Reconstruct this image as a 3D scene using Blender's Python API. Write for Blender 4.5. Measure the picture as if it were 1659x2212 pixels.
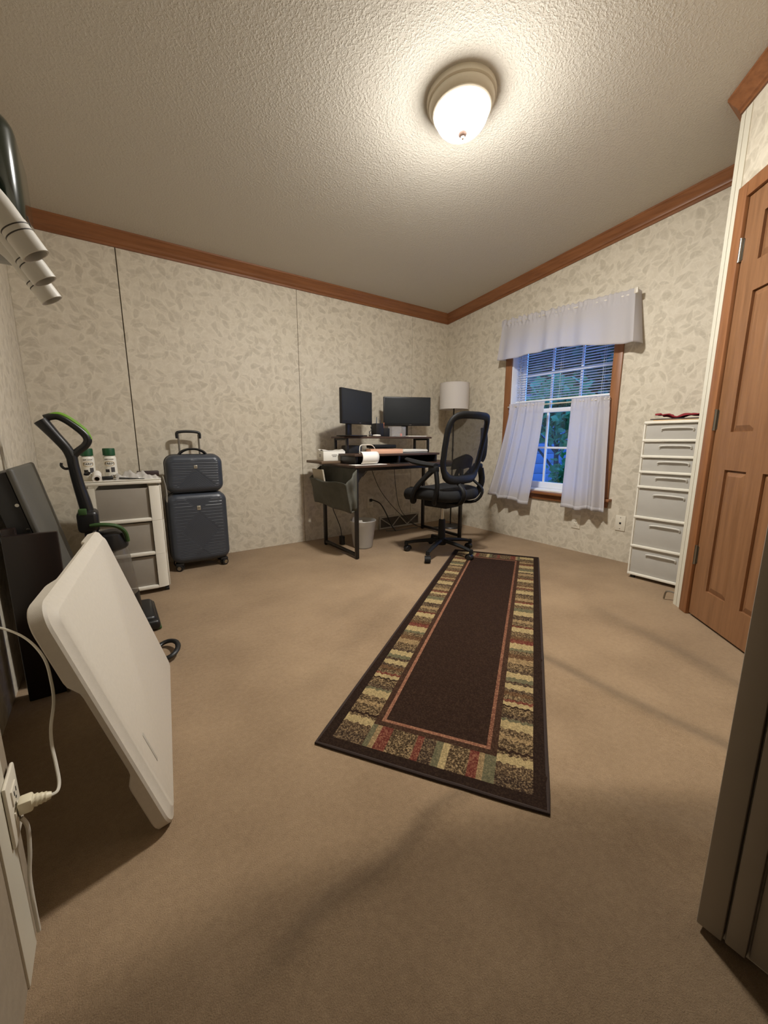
import bpy, bmesh, math, random
from mathutils import Vector, Matrix

for _o in list(bpy.data.objects):
    bpy.data.objects.remove(_o, do_unlink=True)
SC = bpy.context.scene
COL = SC.collection
PI = math.pi
rnd = random.Random(7)

# ------------------------------------------------------------------ camera
W_PX, H_PX, F_PX = 1659.0, 2212.0, 845.0
CAM_Z = 0.91
PITCH, YAW, ROLL = math.radians(10.334), math.radians(35.167), math.radians(-0.013)
cd = bpy.data.cameras.new('camera')
cam = bpy.data.objects.new('camera', cd)
COL.objects.link(cam)
cam.location = (0, 0, CAM_Z)
cam.rotation_mode = 'XYZ'
cam.rotation_euler = (PI / 2 - PITCH, ROLL, -YAW)
cd.sensor_fit = 'VERTICAL'
cd.sensor_height = 36.0
cd.lens = 36.0 * F_PX / H_PX
cd.clip_start = 0.02
SC.camera = cam

# ------------------------------------------------------------------ light, exposure
wd = bpy.data.worlds.new('dusk_sky')
SC.world = wd
wd.use_nodes = True
_bg = wd.node_tree.nodes.get('Background')
_bg.inputs[0].default_value = (0.09, 0.30, 0.95, 1)
_bg.inputs[1].default_value = 5.2
LAMP_STRENGTH = 1300.0
LAMP_COLOR = (1.0, 0.972, 0.92)
SC.view_settings.view_transform = 'Standard'
SC.view_settings.look = 'None'
SC.view_settings.exposure = 0.0
SC.view_settings.gamma = 1.0
SC.view_settings.use_curve_mapping = False

# ------------------------------------------------------------------ materials
def lin(c):
    o = []
    for v in c[:3]:
        v = v / 255.0
        o.append(v / 12.92 if v <= 0.04045 else ((v + 0.055) / 1.055) ** 2.4)
    return (o[0], o[1], o[2], 1.0)

class NT:
    def __init__(s, name):
        s.m = bpy.data.materials.new(name)
        s.m.use_nodes = True
        s.t = s.m.node_tree
        s.t.nodes.clear()
        s.out = s.t.nodes.new('ShaderNodeOutputMaterial')
    def n(s, typ, ins=None, **props):
        nd = s.t.nodes.new(typ)
        for k, v in props.items():
            setattr(nd, k, v)
        for k, v in (ins or {}).items():
            s.put(nd, k, v)
        return nd
    def put(s, nd, k, v):
        sock = nd.inputs[k]
        if isinstance(v, bpy.types.NodeSocket):
            s.t.links.new(v, sock)
        elif isinstance(v, bpy.types.Node):
            s.t.links.new(v.outputs[0], sock)
        else:
            sock.default_value = v
    def math(s, op, a, b=None, c=None):
        nd = s.n('ShaderNodeMath', operation=op)
        s.put(nd, 0, a)
        if b is not None: s.put(nd, 1, b)
        if c is not None: s.put(nd, 2, c)
        return nd.outputs[0]
    def vmath(s, op, a, b=None):
        nd = s.n('ShaderNodeVectorMath', operation=op)
        s.put(nd, 0, a)
        if b is not None: s.put(nd, 1, b)
        return nd.outputs[0]
    def mix(s, fac, a, b, typ='MIX'):
        nd = s.n('ShaderNodeMixRGB', blend_type=typ)
        s.put(nd, 0, fac); s.put(nd, 1, a); s.put(nd, 2, b)
        return nd.outputs[0]
    def ramp(s, fac, lo, hi):
        nd = s.n('ShaderNodeMapRange', {'From Min': lo, 'From Max': hi})
        nd.clamp = True
        s.put(nd, 'Value', fac)
        return nd.outputs[0]
    def noise(s, vec, scale, detail=2.0, rough=0.5):
        nd = s.n('ShaderNodeTexNoise', {'Scale': scale, 'Detail': detail, 'Roughness': rough})
        if vec is not None: s.put(nd, 'Vector', vec)
        return nd.outputs[0]
    def bump(s, h, strength=0.3, dist=0.01):
        nd = s.n('ShaderNodeBump', {'Strength': strength, 'Distance': dist})
        s.put(nd, 'Height', h)
        return nd.outputs[0]
    def coord(s):
        return s.n('ShaderNodeTexCoord').outputs['Object']
    def world(s):
        return s.n('ShaderNodeNewGeometry').outputs['Position']
    def bsdf(s, **k):
        nd = s.n('ShaderNodeBsdfPrincipled')
        for kk, v in k.items():
            s.put(nd, kk.replace('_', ' '), v)
        return nd
    def end(s, sh):
        s.put(s.out, 'Surface', sh)
        return s.m

MATS = {}
def plain(name, rgb, rough=0.6, metal=0.0, var=0.06, vscale=9.0, bump=0.0, bscale=200.0, coat=0.0, spec=0.5):
    if name in MATS: return MATS[name]
    t = NT(name)
    c = t.coord()
    base = lin(rgb)
    f = t.noise(c, vscale, 3.0)
    dark = tuple(v * (1 - var * 2) for v in base[:3]) + (1,)
    col = t.mix(t.ramp(f, 0.3, 0.7), dark, base)
    b = t.bsdf(Base_Color=col, Roughness=rough, Metallic=metal)
    b.inputs['Specular IOR Level'].default_value = spec
    if coat: b.inputs['Coat Weight'].default_value = coat
    if bump:
        t.put(b, 'Normal', t.bump(t.noise(c, bscale, 2.0), bump, 0.002))
    MATS[name] = t.end(b)
    return MATS[name]

def wallpaper(name, axis):
    t = NT(name)
    p = t.world()
    sep = t.n('ShaderNodeSeparateXYZ', {0: p})
    if axis == 'x': h = sep.outputs[0]
    elif axis == 'y': h = sep.outputs[1]
    else: h = t.math('MULTIPLY', t.math('ADD', sep.outputs[0], sep.outputs[1]), 0.7071)
    P = t.n('ShaderNodeCombineXYZ', {0: h, 1: sep.outputs[2]}).outputs[0]
    wob = t.n('ShaderNodeTexNoise', {'Scale': 9.0, 'Detail': 1.0, 'Vector': P}).outputs[1]
    P2 = t.vmath('ADD', P, t.vmath('MULTIPLY', t.vmath('SUBTRACT', wob, (0.5, 0.5, 0.5)), (0.075, 0.075, 0)))
    def leaves(scale, a, b, off):
        Q = t.vmath('ADD', P2, off)
        v = t.n('ShaderNodeTexVoronoi', {'Scale': scale, 'Randomness': 0.85, 'Vector': Q}, voronoi_dimensions='2D')
        loc = t.vmath('SUBTRACT', Q, v.outputs['Position'])
        sc = t.n('ShaderNodeSeparateXYZ', {0: v.outputs['Color']})
        ang = t.math('MULTIPLY', sc.outputs[0], 6.283)
        rot = t.n('ShaderNodeVectorRotate', rotation_type='Z_AXIS')
        t.put(rot, 'Vector', loc); t.put(rot, 'Angle', ang)
        s2 = t.n('ShaderNodeSeparateXYZ', {0: rot.outputs[0]})
        lx = t.math('DIVIDE', s2.outputs[0], a)
        curve = t.math('MULTIPLY', t.math('MULTIPLY', lx, lx), b * 0.5)
        ly = t.math('DIVIDE', t.math('ABSOLUTE', t.math('ADD', s2.outputs[1], curve)), b)
        f = t.math('ADD', ly, t.math('MULTIPLY', lx, lx))
        m = t.ramp(f, 1.25, 0.65)
        rim = t.math('MULTIPLY', t.ramp(f, 0.9, 1.2), t.ramp(f, 1.7, 1.2))
        vein = t.math('MULTIPLY', t.ramp(ly, 0.03, 0.13), 1.0)
        keep = t.ramp(sc.outputs[1], 0.16, 0.20)
        tone = t.math('MULTIPLY_ADD', sc.outputs[2], 0.5, 0.5)
        return t.math('MULTIPLY', t.math('MULTIPLY', m, keep), tone), vein, t.math('MULTIPLY', rim, keep)
    m1, v1, r1 = leaves(11.0, 0.040, 0.019, (0.3, 0.1, 0))
    m2, v2, r2 = leaves(13.5, 0.030, 0.015, (1.7, 2.4, 0))
    m3, v3, r3 = leaves(9.0, 0.046, 0.020, (4.1, 0.9, 0))
    cream, leaf, lite = lin((211, 202, 184)), lin((181, 171, 152)), lin((226, 218, 201))
    big = t.noise(P, 22.0, 3.0, 0.6)
    base = t.mix(t.ramp(big, 0.35, 0.65), lin((201, 191, 172)), cream)
    fd = t.ramp(t.noise(P, 26.0, 3.0, 0.7), 0.34, 0.66)
    m1 = t.math('MULTIPLY', m1, t.math('MULTIPLY_ADD', fd, 0.65, 0.35))
    m2 = t.math('MULTIPLY', m2, t.math('SUBTRACT', 1.0, t.math('MULTIPLY', fd, 0.6)))
    c = t.mix(t.math('MULTIPLY', m2, 0.75), base, leaf)
    c = t.mix(t.math('MULTIPLY', m3, 0.6), c, leaf)
    c = t.mix(t.math('MULTIPLY', r2, 0.22), c, lite)
    vn = t.n('ShaderNodeTexVoronoi', {'Scale': 26.0, 'Vector': P2}, voronoi_dimensions='2D', feature='DISTANCE_TO_EDGE')
    c = t.mix(t.math('MULTIPLY', t.ramp(vn.outputs['Distance'], 0.09, 0.02), t.math('MULTIPLY', fd, 0.35)), c, lite)
    c = t.mix(t.math('MULTIPLY', r1, 0.22), c, lite)
    c = t.mix(t.math('MULTIPLY', t.math('MULTIPLY', m1, t.math('MULTIPLY_ADD', v1, 0.35, 0.65)), 0.95), c, leaf)
    bs = t.bsdf(Base_Color=c, Roughness=0.55)
    bs.inputs['Specular IOR Level'].default_value = 0.3
    t.put(bs, 'Normal', t.bump(t.noise(P, 160.0, 2.0), 0.12, 0.002))
    return t.end(bs)

def wood(name, c1, c2, axis='z', rough=0.42, scale=1.0):
    if name in MATS: return MATS[name]
    t = NT(name)
    c = t.coord()
    st = {'x': (3, 45, 45), 'y': (45, 3, 45), 'z': (45, 45, 3)}[axis]
    m = t.n('ShaderNodeMapping', {'Vector': c, 'Scale': tuple(v * scale for v in st)})
    n1 = t.noise(m.outputs[0], 1.0, 5.0, 0.65)
    m2 = t.n('ShaderNodeMapping', {'Vector': c, 'Scale': tuple(v * scale * 5 for v in st)})
    n2 = t.noise(m2.outputs[0], 1.0, 2.0)
    f = t.math('ADD', t.math('MULTIPLY', t.ramp(n1, 0.3, 0.7), 0.75), t.math('MULTIPLY', n2, 0.25))
    col = t.mix(f, lin(c1), lin(c2))
    b = t.bsdf(Base_Color=col, Roughness=rough)
    t.put(b, 'Normal', t.bump(n2, 0.08, 0.001))
    MATS[name] = t.end(b)
    return MATS[name]

def carpet_mat():
    t = NT('carpet')
    c = t.world()
    fine = t.noise(c, 420.0, 2.0, 0.7)
    mid = t.noise(c, 60.0, 3.0, 0.65)
    big = t.noise(c, 2.3, 3.0, 0.6)
    f = t.math('ADD', t.math('MULTIPLY', fine, 0.45), t.math('ADD', t.math('MULTIPLY', mid, 0.25), t.math('MULTIPLY', big, 0.45)))
    col = t.mix(t.ramp(f, 0.38, 0.78), lin((122, 100, 76)), lin((170, 145, 115)))
    nap_falloff = t.n('ShaderNodeVertexColor', layer_name='nap_falloff').outputs[0]
    col = t.mix(1.0, col, nap_falloff, 'MULTIPLY')
    b = t.bsdf(Base_Color=col, Roughness=0.95)
    b.inputs['Specular IOR Level'].default_value = 0.1
    b.inputs['Sheen Weight'].default_value = 0.15
    t.put(b, 'Normal', t.bump(t.math('ADD', fine, t.math('MULTIPLY', mid, 0.9)), 0.55, 0.004))
    return t.end(b)

def ceiling_mat():
    t = NT('ceiling_paint')
    c = t.world()
    n1 = t.noise(c, 95.0, 3.0, 0.6)
    n2 = t.noise(c, 240.0, 2.0)
    h = t.math('ADD', t.ramp(n1, 0.45, 0.62), t.math('MULTIPLY', n2, 0.4))
    b = t.bsdf(Base_Color=lin((204, 198, 186)), Roughness=0.85)
    b.inputs['Specular IOR Level'].default_value = 0.2
    t.put(b, 'Normal', t.bump(h, 0.5, 0.0025))
    return t.end(b)

def fabric_mat(name, rgb, trans=0.5, clear=0.06):
    t = NT(name)
    c = t.coord()
    n = t.noise(c, 350.0, 2.0)
    col = t.mix(n, tuple(v * 0.93 for v in lin(rgb)[:3]) + (1,), lin(rgb))
    nm = t.bump(n, 0.15, 0.001)
    d = t.n('ShaderNodeBsdfDiffuse', {'Color': col, 'Normal': nm})
    tr = t.n('ShaderNodeBsdfTranslucent', {'Color': col})
    mx = t.n('ShaderNodeMixShader', {0: trans, 1: d.outputs[0], 2: tr.outputs[0]})
    tp = t.n('ShaderNodeBsdfTransparent')
    m2 = t.n('ShaderNodeMixShader', {0: clear, 1: mx.outputs[0], 2: tp.outputs[0]})
    return t.end(m2.outputs[0])

def clear_mat(name, rgb, clear=0.4, rough=0.35, tint=(255, 255, 255)):
    t = NT(name)
    c = t.coord()
    n = t.noise(c, 18.0, 3.0)
    col = t.mix(n, tuple(v * 0.9 for v in lin(rgb)[:3]) + (1,), lin(rgb))
    b = t.bsdf(Base_Color=col, Roughness=rough)
    tp = t.n('ShaderNodeBsdfTransparent', {'Color': lin(tint)})
    m = t.n('ShaderNodeMixShader', {0: clear, 1: b.outputs[0], 2: tp.outputs[0]})
    return t.end(m.outputs[0])

def glass_mat():
    t = NT('window_glass')
    c = t.coord()
    g = t.n('ShaderNodeBsdfGlossy', {'Color': (1, 1, 1, 1), 'Roughness': t.math('MULTIPLY', t.noise(c, 3.0), 0.04)})
    tp = t.n('ShaderNodeBsdfTransparent', {'Color': (0.93, 0.97, 1, 1)})
    fr = t.n('ShaderNodeFresnel', {'IOR': 1.45})
    m = t.n('ShaderNodeMixShader', {0: fr.outputs[0], 1: tp.outputs[0], 2: g.outputs[0]})
    return t.end(m.outputs[0])

def lamp_mat():
    t = NT('lit_lamp_glass')
    c = t.coord()
    n = t.noise(c, 14.0, 3.0)
    # the bulbs sit low in the bowl: its rim glows less than its bottom
    dz = t.ramp(t.n('ShaderNodeSeparateXYZ', {0: c}).outputs[2], -0.055, -0.146)
    rad = t.n('ShaderNodeVectorMath', operation='LENGTH')
    t.put(rad, 0, t.vmath('MULTIPLY', c, (1, 1, 0)))
    cap = t.math('POWER', t.ramp(rad.outputs[1], 0.020, 0.060), 2.0)      # dimmer centre put into the glow so the finial stays visible
    k = t.math('ADD', t.math('MULTIPLY', t.math('POWER', dz, 3.0), cap), 0.003)
    e = t.n('ShaderNodeEmission', {'Color': LAMP_COLOR + (1,), 'Strength': t.math('MULTIPLY', t.math('MULTIPLY', t.math('MULTIPLY_ADD', n, 0.3, 0.85), k), LAMP_STRENGTH)})
    return t.end(e.outputs[0])

WP_X = wallpaper('wallpaper_x', 'x')
WP_Y = wallpaper('wallpaper_y', 'y')
WP_D = wallpaper('wallpaper_diagonal', 'd')
CARPET = carpet_mat()
CEIL = ceiling_mat()
OAK_Z = wood('oak_vertical', (116, 80, 52), (148, 106, 72), 'z')
OAK_X = wood('oak_x', (112, 68, 38), (150, 98, 60), 'x')
OAK_Y = wood('oak_y', (112, 68, 38), (150, 98, 60), 'y')
OAK_CAS = wood('oak_casing', (120, 76, 44), (156, 106, 68), 'z')
GLASS = glass_mat()
SHEER = fabric_mat('white_curtain_cloth', (230, 227, 229), 0.5, 0.10)
WHITE_PL = plain('white_plastic', (226, 221, 208), 0.4, var=0.02)
WHITE_TAB = plain('speckled_white_plastic', (204, 196, 182), 0.5, var=0.025, vscale=90, bump=0.12, bscale=500)
VINYL = plain('white_vinyl', (232, 234, 238), 0.4, var=0.02)
TRIMW = plain('ivory_trim', (214, 208, 190), 0.5, var=0.03)
BLACKP = plain('black_plastic', (26, 26, 27), 0.45, var=0.1)
BLACKF = plain('black_fabric', (17, 17, 18), 0.9, var=0.15, vscale=60, bump=0.3, bscale=700)
BLACKM = plain('black_metal', (24, 21, 20), 0.4, var=0.1)
SCREEN = plain('screen_glass', (40, 42, 44), 0.6, var=0.02, spec=0.25)
CHROME = plain('chrome', (190, 188, 182), 0.18, metal=1.0, var=0.03)
STEEL = plain('brushed_steel', (150, 145, 135), 0.35, metal=1.0, var=0.05)
PAPER = plain('white_paper', (232, 228, 220), 0.8, var=0.02)
SLATM = fabric_mat('blind_slat_vinyl', (236, 238, 242), 0.55, 0.0)
FROST = clear_mat('frosted_plastic', (206, 202, 194), 0.34, 0.3)
CLEARP = clear_mat('clear_plastic', (225, 222, 222), 0.72, 0.12)

# ------------------------------------------------------------------ geometry helper
class G:
    def __init__(s):
        s.b = bmesh.new()
    def _merge(s, t, M=None):
        if M is not None: bmesh.ops.transform(t, matrix=M, verts=t.verts)
        me = bpy.data.meshes.new('tmp')
        t.to_mesh(me); t.free()
        s.b.from_mesh(me)
        bpy.data.meshes.remove(me)
        return s
    def box(s, c, d, r=0.0, seg=2, M=None):
        t = bmesh.new()
        bmesh.ops.create_cube(t, size=1.0)
        bmesh.ops.scale(t, vec=d, verts=t.verts)
        if r > 0:
            bmesh.ops.bevel(t, geom=list(t.edges), offset=min(r, min(d) * 0.49), segments=seg, profile=0.5, affect='EDGES')
        bmesh.ops.translate(t, vec=c, verts=t.verts)
        return s._merge(t, M)
    def span(s, a, b, r=0.0, seg=2, M=None):
        c = [(a[i] + b[i]) / 2 for i in range(3)]
        d = [abs(b[i] - a[i]) for i in range(3)]
        return s.box(c, d, r, seg, M)
    def cyl(s, p0, p1, r0, r1=None, n=16, r=0.0, M=None):
        p0, p1 = Vector(p0), Vector(p1)
        r1 = r0 if r1 is None else r1
        v = p1 - p0
        t = bmesh.new()
        bmesh.ops.create_cone(t, cap_ends=True, segments=n, radius1=r0, radius2=r1, depth=v.length)
        if r > 0:
            ed = [e for e in t.edges if abs(e.verts[0].co.z - e.verts[1].co.z) < 1e-6]
            bmesh.ops.bevel(t, geom=ed, offset=r, segments=2, profile=0.5, affect='EDGES')
        Q = v.to_track_quat('Z', 'Y').to_matrix().to_4x4()
        bmesh.ops.transform(t, matrix=Matrix.Translation((p0 + p1) / 2) @ Q, verts=t.verts)
        return s._merge(t, M)
    def lathe(s, prof, n=32, M=None, cap=True):
        t = bmesh.new()
        rings = []
        for (r, z) in prof:
            if r < 1e-6:
                rings.append([t.verts.new((0, 0, z))])
            else:
                rings.append([t.verts.new((r * math.cos(2 * PI * k / n), r * math.sin(2 * PI * k / n), z)) for k in range(n)])
        for a, b in zip(rings[:-1], rings[1:]):
            for k in range(n):
                k2 = (k + 1) % n
                if len(a) == 1 and len(b) == 1: continue
                if len(a) == 1: t.faces.new((a[0], b[k2], b[k]))
                elif len(b) == 1: t.faces.new((a[k], a[k2], b[0]))
                else: t.faces.new((a[k], a[k2], b[k2], b[k]))
        if cap:
            if len(rings[0]) > 1: t.faces.new(rings[0][::-1])
            if len(rings[-1]) > 1: t.faces.new(rings[-1])
        bmesh.ops.recalc_face_normals(t, faces=t.faces)
        return s._merge(t, M)
    def tube(s, pts, r, n=8, smooth=0, closed=False, flat=None, M=None):
        pts = [Vector(p) for p in pts]
        rs = list(r) if isinstance(r, (list, tuple)) else [r] * len(pts)
        if smooth:
            np_, nr = [], []
            L = len(pts)
            rng = range(L) if closed else range(L - 1)
            for i in rng:
                g = (lambda k: pts[k % L]) if closed else (lambda k: pts[max(0, min(L - 1, k))])
                p0, p1, p2, p3 = g(i - 1), g(i), g(i + 1), g(i + 2)
                for j in range(smooth):
                    u = j / smooth
                    np_.append(0.5 * ((2 * p1) + (p2 - p0) * u + (2 * p0 - 5 * p1 + 4 * p2 - p3) * u * u + (3 * p1 - p0 - 3 * p2 + p3) * u ** 3))
                    nr.append(rs[i % L] * (1 - u) + rs[(i + 1) % L] * u)
            if not closed:
                np_.append(pts[-1]); nr.append(rs[-1])
            pts, rs = np_, nr
        t = bmesh.new()
        L = len(pts)
        rings = []
        up = None
        for i in range(L):
            if closed: d = pts[(i + 1) % L] - pts[i - 1]
            else: d = pts[min(L - 1, i + 1)] - pts[max(0, i - 1)]
            d.normalize()
            if up is None:
                up = Vector((0, 0, 1)) if abs(d.z) < 0.9 else Vector((1, 0, 0))
            a = d.cross(up)
            if a.length < 1e-5: a = d.cross(Vector((0, 1, 0)))
            a.normalize()
            b = a.cross(d); b.normalize()
            up = b
            fa, fb = (1, 1) if flat is None else flat
            rings.append([t.verts.new(pts[i] + a * (rs[i] * fa * math.cos(2 * PI * k / n)) + b * (rs[i] * fb * math.sin(2 * PI * k / n))) for k in range(n)])
        for i in range(L if closed else L - 1):
            A, B = rings[i], rings[(i + 1) % L]
            for k in range(n):
                t.faces.new((A[k], A[(k + 1) % n], B[(k + 1) % n], B[k]))
        if not closed:
            t.faces.new(rings[0][::-1]); t.faces.new(rings[-1])
        bmesh.ops.recalc_face_normals(t, faces=t.faces)
        return s._merge(t, M)
    def prism(s, poly, f, d0, d1, M=None):
        # poly: 2-D points; f(a, b, d) -> 3-D point
        t = bmesh.new()
        A = [t.verts.new(f(p[0], p[1], d0)) for p in poly]
        B = [t.verts.new(f(p[0], p[1], d1)) for p in poly]
        t.faces.new(A[::-1]); t.faces.new(B)
        for i in range(len(poly)):
            j = (i + 1) % len(poly)
            t.faces.new((A[i], A[j], B[j], B[i]))
        bmesh.ops.recalc_face_normals(t, faces=t.faces)
        return s._merge(t, M)
    def sheet(s, fn, nu, nv, thick=0.0, M=None):
        t = bmesh.new()
        V = [[t.verts.new(fn(i / nu, j / nv)) for j in range(nv + 1)] for i in range(nu + 1)]
        for i in range(nu):
            for j in range(nv):
                t.faces.new((V[i][j], V[i + 1][j], V[i + 1][j + 1], V[i][j + 1]))
        bmesh.ops.recalc_face_normals(t, faces=t.faces)
        if thick:
            bmesh.ops.solidify(t, geom=list(t.faces), thickness=thick)
        return s._merge(t, M)
    def raw(s, vs, fs, M=None):
        t = bmesh.new()
        V = [t.verts.new(v) for v in vs]
        for f in fs: t.faces.new([V[i] for i in f])
        bmesh.ops.recalc_face_normals(t, faces=t.faces)
        return s._merge(t, M)

def ob(name, g, mat, parent=None, smooth=True, ang=38.0, label=None):
    me = bpy.data.meshes.new(name)
    g.b.to_mesh(me); g.b.free()
    if smooth:
        for p in me.polygons: p.use_smooth = True
        me.set_sharp_from_angle(angle=math.radians(ang))
    me.materials.append(mat)
    o = bpy.data.objects.new(name, me)
    COL.objects.link(o)
    if parent is not None: o.parent = parent
    if label: o['label'] = label
    return o

def tag(o, label, cat, group=None, kind=None):
    o['label'] = label; o['category'] = cat
    if group: o['group'] = group
    if kind: o['kind'] = kind
    return o

def thing(name, label, cat, loc=(0, 0, 0), rz=0.0, group=None, M=None):
    o = bpy.data.objects.new(name, None)
    o.empty_display_size = 0.05
    COL.objects.link(o)
    o.location = loc; o.rotation_euler = (0, 0, rz)
    if M is not None: o.matrix_world = M
    return tag(o, label, cat, group)

def struct(name, g, mat, parent=None, label=None, smooth=True):
    o = ob(name, g, mat, parent, smooth)
    if parent is None: o['kind'] = 'structure'
    if label: o['label'] = label
    return o

def sempty(name, label=None):
    o = bpy.data.objects.new(name, None)
    COL.objects.link(o); o['kind'] = 'structure'
    if label: o['label'] = label
    return o

def share(src, parent, loc=None, M=None):
    c = src.copy(); COL.objects.link(c); c.parent = parent
    if loc is not None: c.location = loc
    if M is not None: c.matrix_local = M
    return c

def text_mesh(body, size, depth=0.0005):
    cu = bpy.data.curves.new('lettering', 'FONT')
    cu.body = body; cu.size = size; cu.extrude = depth
    cu.align_x = 'CENTER'; cu.align_y = 'CENTER'
    cu.resolution_u = 3
    o = bpy.data.objects.new('lettering', cu)
    COL.objects.link(o)
    bpy.context.view_layer.update()
    dg = bpy.context.evaluated_depsgraph_get()
    me = bpy.data.meshes.new_from_object(o.evaluated_get(dg))
    bpy.data.objects.remove(o, do_unlink=True)
    return me
# ------------------------------------------------------------------ setting
XL, XR, YB = -0.355, 3.14, 3.27
def zc(y): return 2.215 + 0.102 * (YB - y)

# carpet with the ripples it has where it has come loose
RIP = [((1.40, 0.80), (1.405, 0.16), 0.010, 0.045), ((0.90, 0.46), (1.06, 0.12), 0.012, 0.06),
       ((0.58, 0.60), (0.25, 0.57), 0.006, 0.028), ((2.06, 0.86), (1.80, 0.22), 0.007, 0.05),
       ((1.20, 1.62), (0.62, 1.30), 0.003, 0.06)]
def floor_z(x, y):
    z = 0.0
    for (a, b, h, w) in RIP:
        ax, ay = a; bx, by = b
        dx, dy = bx - ax, by - ay
        L = math.hypot(dx, dy)
        t = ((x - ax) * dx + (y - ay) * dy) / (L * L)
        d = ((x - ax) * dy - (y - ay) * dx) / L
        e = 1.0
        if t < 0: e = math.exp(-(t * L / 0.08) ** 2)
        if t > 1: e = math.exp(-((t - 1) * L / 0.08) ** 2)
        d += 0.012 * math.sin(t * 9 + ax * 7)
        z += h * e * math.exp(-(d / w) ** 2)
    return z
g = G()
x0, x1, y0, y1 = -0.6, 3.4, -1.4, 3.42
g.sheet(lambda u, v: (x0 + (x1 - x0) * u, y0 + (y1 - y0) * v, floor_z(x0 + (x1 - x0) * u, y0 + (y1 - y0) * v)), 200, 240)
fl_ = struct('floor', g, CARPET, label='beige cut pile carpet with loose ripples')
# brushed and trodden tracks in the pile, plus dimmer light by the doorway painted in
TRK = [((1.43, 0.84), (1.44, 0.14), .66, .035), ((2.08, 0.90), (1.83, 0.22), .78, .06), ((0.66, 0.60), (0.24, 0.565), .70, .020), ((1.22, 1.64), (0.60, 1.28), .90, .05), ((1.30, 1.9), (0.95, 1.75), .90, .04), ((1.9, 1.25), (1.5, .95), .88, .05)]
ca_ = fl_.data.color_attributes.new('nap_falloff', 'FLOAT_COLOR', 'POINT')
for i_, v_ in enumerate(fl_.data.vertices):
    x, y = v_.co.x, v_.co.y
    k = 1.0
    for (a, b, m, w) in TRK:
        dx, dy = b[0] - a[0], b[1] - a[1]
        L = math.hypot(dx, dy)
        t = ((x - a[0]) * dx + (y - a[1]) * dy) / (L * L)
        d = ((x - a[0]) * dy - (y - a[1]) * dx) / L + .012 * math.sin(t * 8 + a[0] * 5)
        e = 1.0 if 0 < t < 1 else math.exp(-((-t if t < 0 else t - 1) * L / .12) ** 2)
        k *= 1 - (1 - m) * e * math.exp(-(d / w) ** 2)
    # light falloff painted into the pile colour: side of a line across the entry
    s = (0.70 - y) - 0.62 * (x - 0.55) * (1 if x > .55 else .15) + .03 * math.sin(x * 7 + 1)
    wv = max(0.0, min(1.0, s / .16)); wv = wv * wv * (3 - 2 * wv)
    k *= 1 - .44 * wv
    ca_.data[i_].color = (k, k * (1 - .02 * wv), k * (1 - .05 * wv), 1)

g = G()
g.raw([(-0.7, -1.45, zc(-1.45)), (3.5, -1.45, zc(-1.45)), (3.5, 3.45, zc(3.45)), (-0.7, 3.45, zc(3.45)),
       (-0.7, -1.45, zc(-1.45) + .1), (3.5, -1.45, zc(-1.45) + .1), (3.5, 3.45, zc(3.45) + .1), (-0.7, 3.45, zc(3.45) + .1)],
      [(0, 1, 2, 3), (4, 5, 6, 7), (0, 1, 5, 4), (1, 2, 6, 5), (2, 3, 7, 6), (3, 0, 4, 7)])
struct('ceiling', g, CEIL, label='sloped white ceiling with knockdown texture', smooth=False)

SEAM = plain('seam_dark', (84, 74, 60), 0.8)
g = G(); g.span((XL - .12, YB + .008, -0.02), (XR + .16, YB + .12, 2.25))
wb = struct('wall_back', g, SEAM, smooth=False, label='long wall behind the desk and suitcases')
sx = [XL, 0.185, 1.42, 2.655, XR]
for i in range(4):
    gap0 = 0.0028 if i == 1 else 0.0015
    gap1 = 0.0028 if i == 0 else 0.0015
    g = G(); g.span((sx[i] + (gap0 if i else 0), YB, 0), (sx[i + 1] - (gap1 if i < 3 else 0), YB + .01, 2.24), 0.0012, 1)
    ob('panel', g, WP_X, wb, smooth=False)

# window wall
OY0, OY1, OZ0, OZ1 = 1.505, 2.408, 0.472, 1.85
g = G()
fy = lambda a, b, d: (d, a, b)
for poly in ([(OY1, -.02), (YB + .1, -.02), (YB + .1, zc(YB + .1) + .04), (OY1, zc(OY1) + .04)],
             [(-1.4, -.02), (OY0, -.02), (OY0, zc(OY0) + .04), (-1.4, zc(-1.4) + .04)],
             [(OY0, -.02), (OY1, -.02), (OY1, OZ0), (OY0, OZ0)],
             [(OY0, OZ1), (OY1, OZ1), (OY1, zc(OY1) + .04), (OY0, zc(OY0) + .04)]):
    g.prism(poly, fy, XR, XR + .16)
struct('wall_right', g, WP_Y, smooth=False, label='wall with the curtained window')

# left wall, entry stub wall on the left, wall with the doorway, closet walls, hall behind
g = G(); g.prism([(0.85, -.02), (YB + .1, -.02), (YB + .1, zc(YB + .1) + .04), (0.85, zc(.85) + .04)], fy, XL - .12, XL)
struct('wall_left', g, WP_Y, smooth=False)
g = G(); g.prism([(-1.4, -.02), (0.88, -.02), (0.88, zc(.88) + .04), (-1.4, zc(-1.4) + .04)], fy, XL - .12, -0.2)
wel = struct('wall_entry_left', g, plain('taupe_wall', (152, 138, 118), .7, var=.06, vscale=40, bump=.2, bscale=120), smooth=False)
g = G(); g.span((-0.203, 0.757, 0.0), (-0.196, 0.834, 2.3), 0.003)
ob('corner_trim', g, TRIMW, wel)
fx = lambda a, b, d: (a, d, b)
g = G()
g.prism([(0.845, -.02), (1.95, -.02), (1.95, zc(.1) + .04), (0.845, zc(.1) + .04)], fx, 0.0, 0.128)
g.prism([(-0.2, 2.06), (0.845, 2.06), (0.845, zc(.1) + .04), (-0.2, zc(.1) + .04)], fx, 0.0, 0.128)
wen = struct('wall_entry', g, WP_X, smooth=False)
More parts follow.
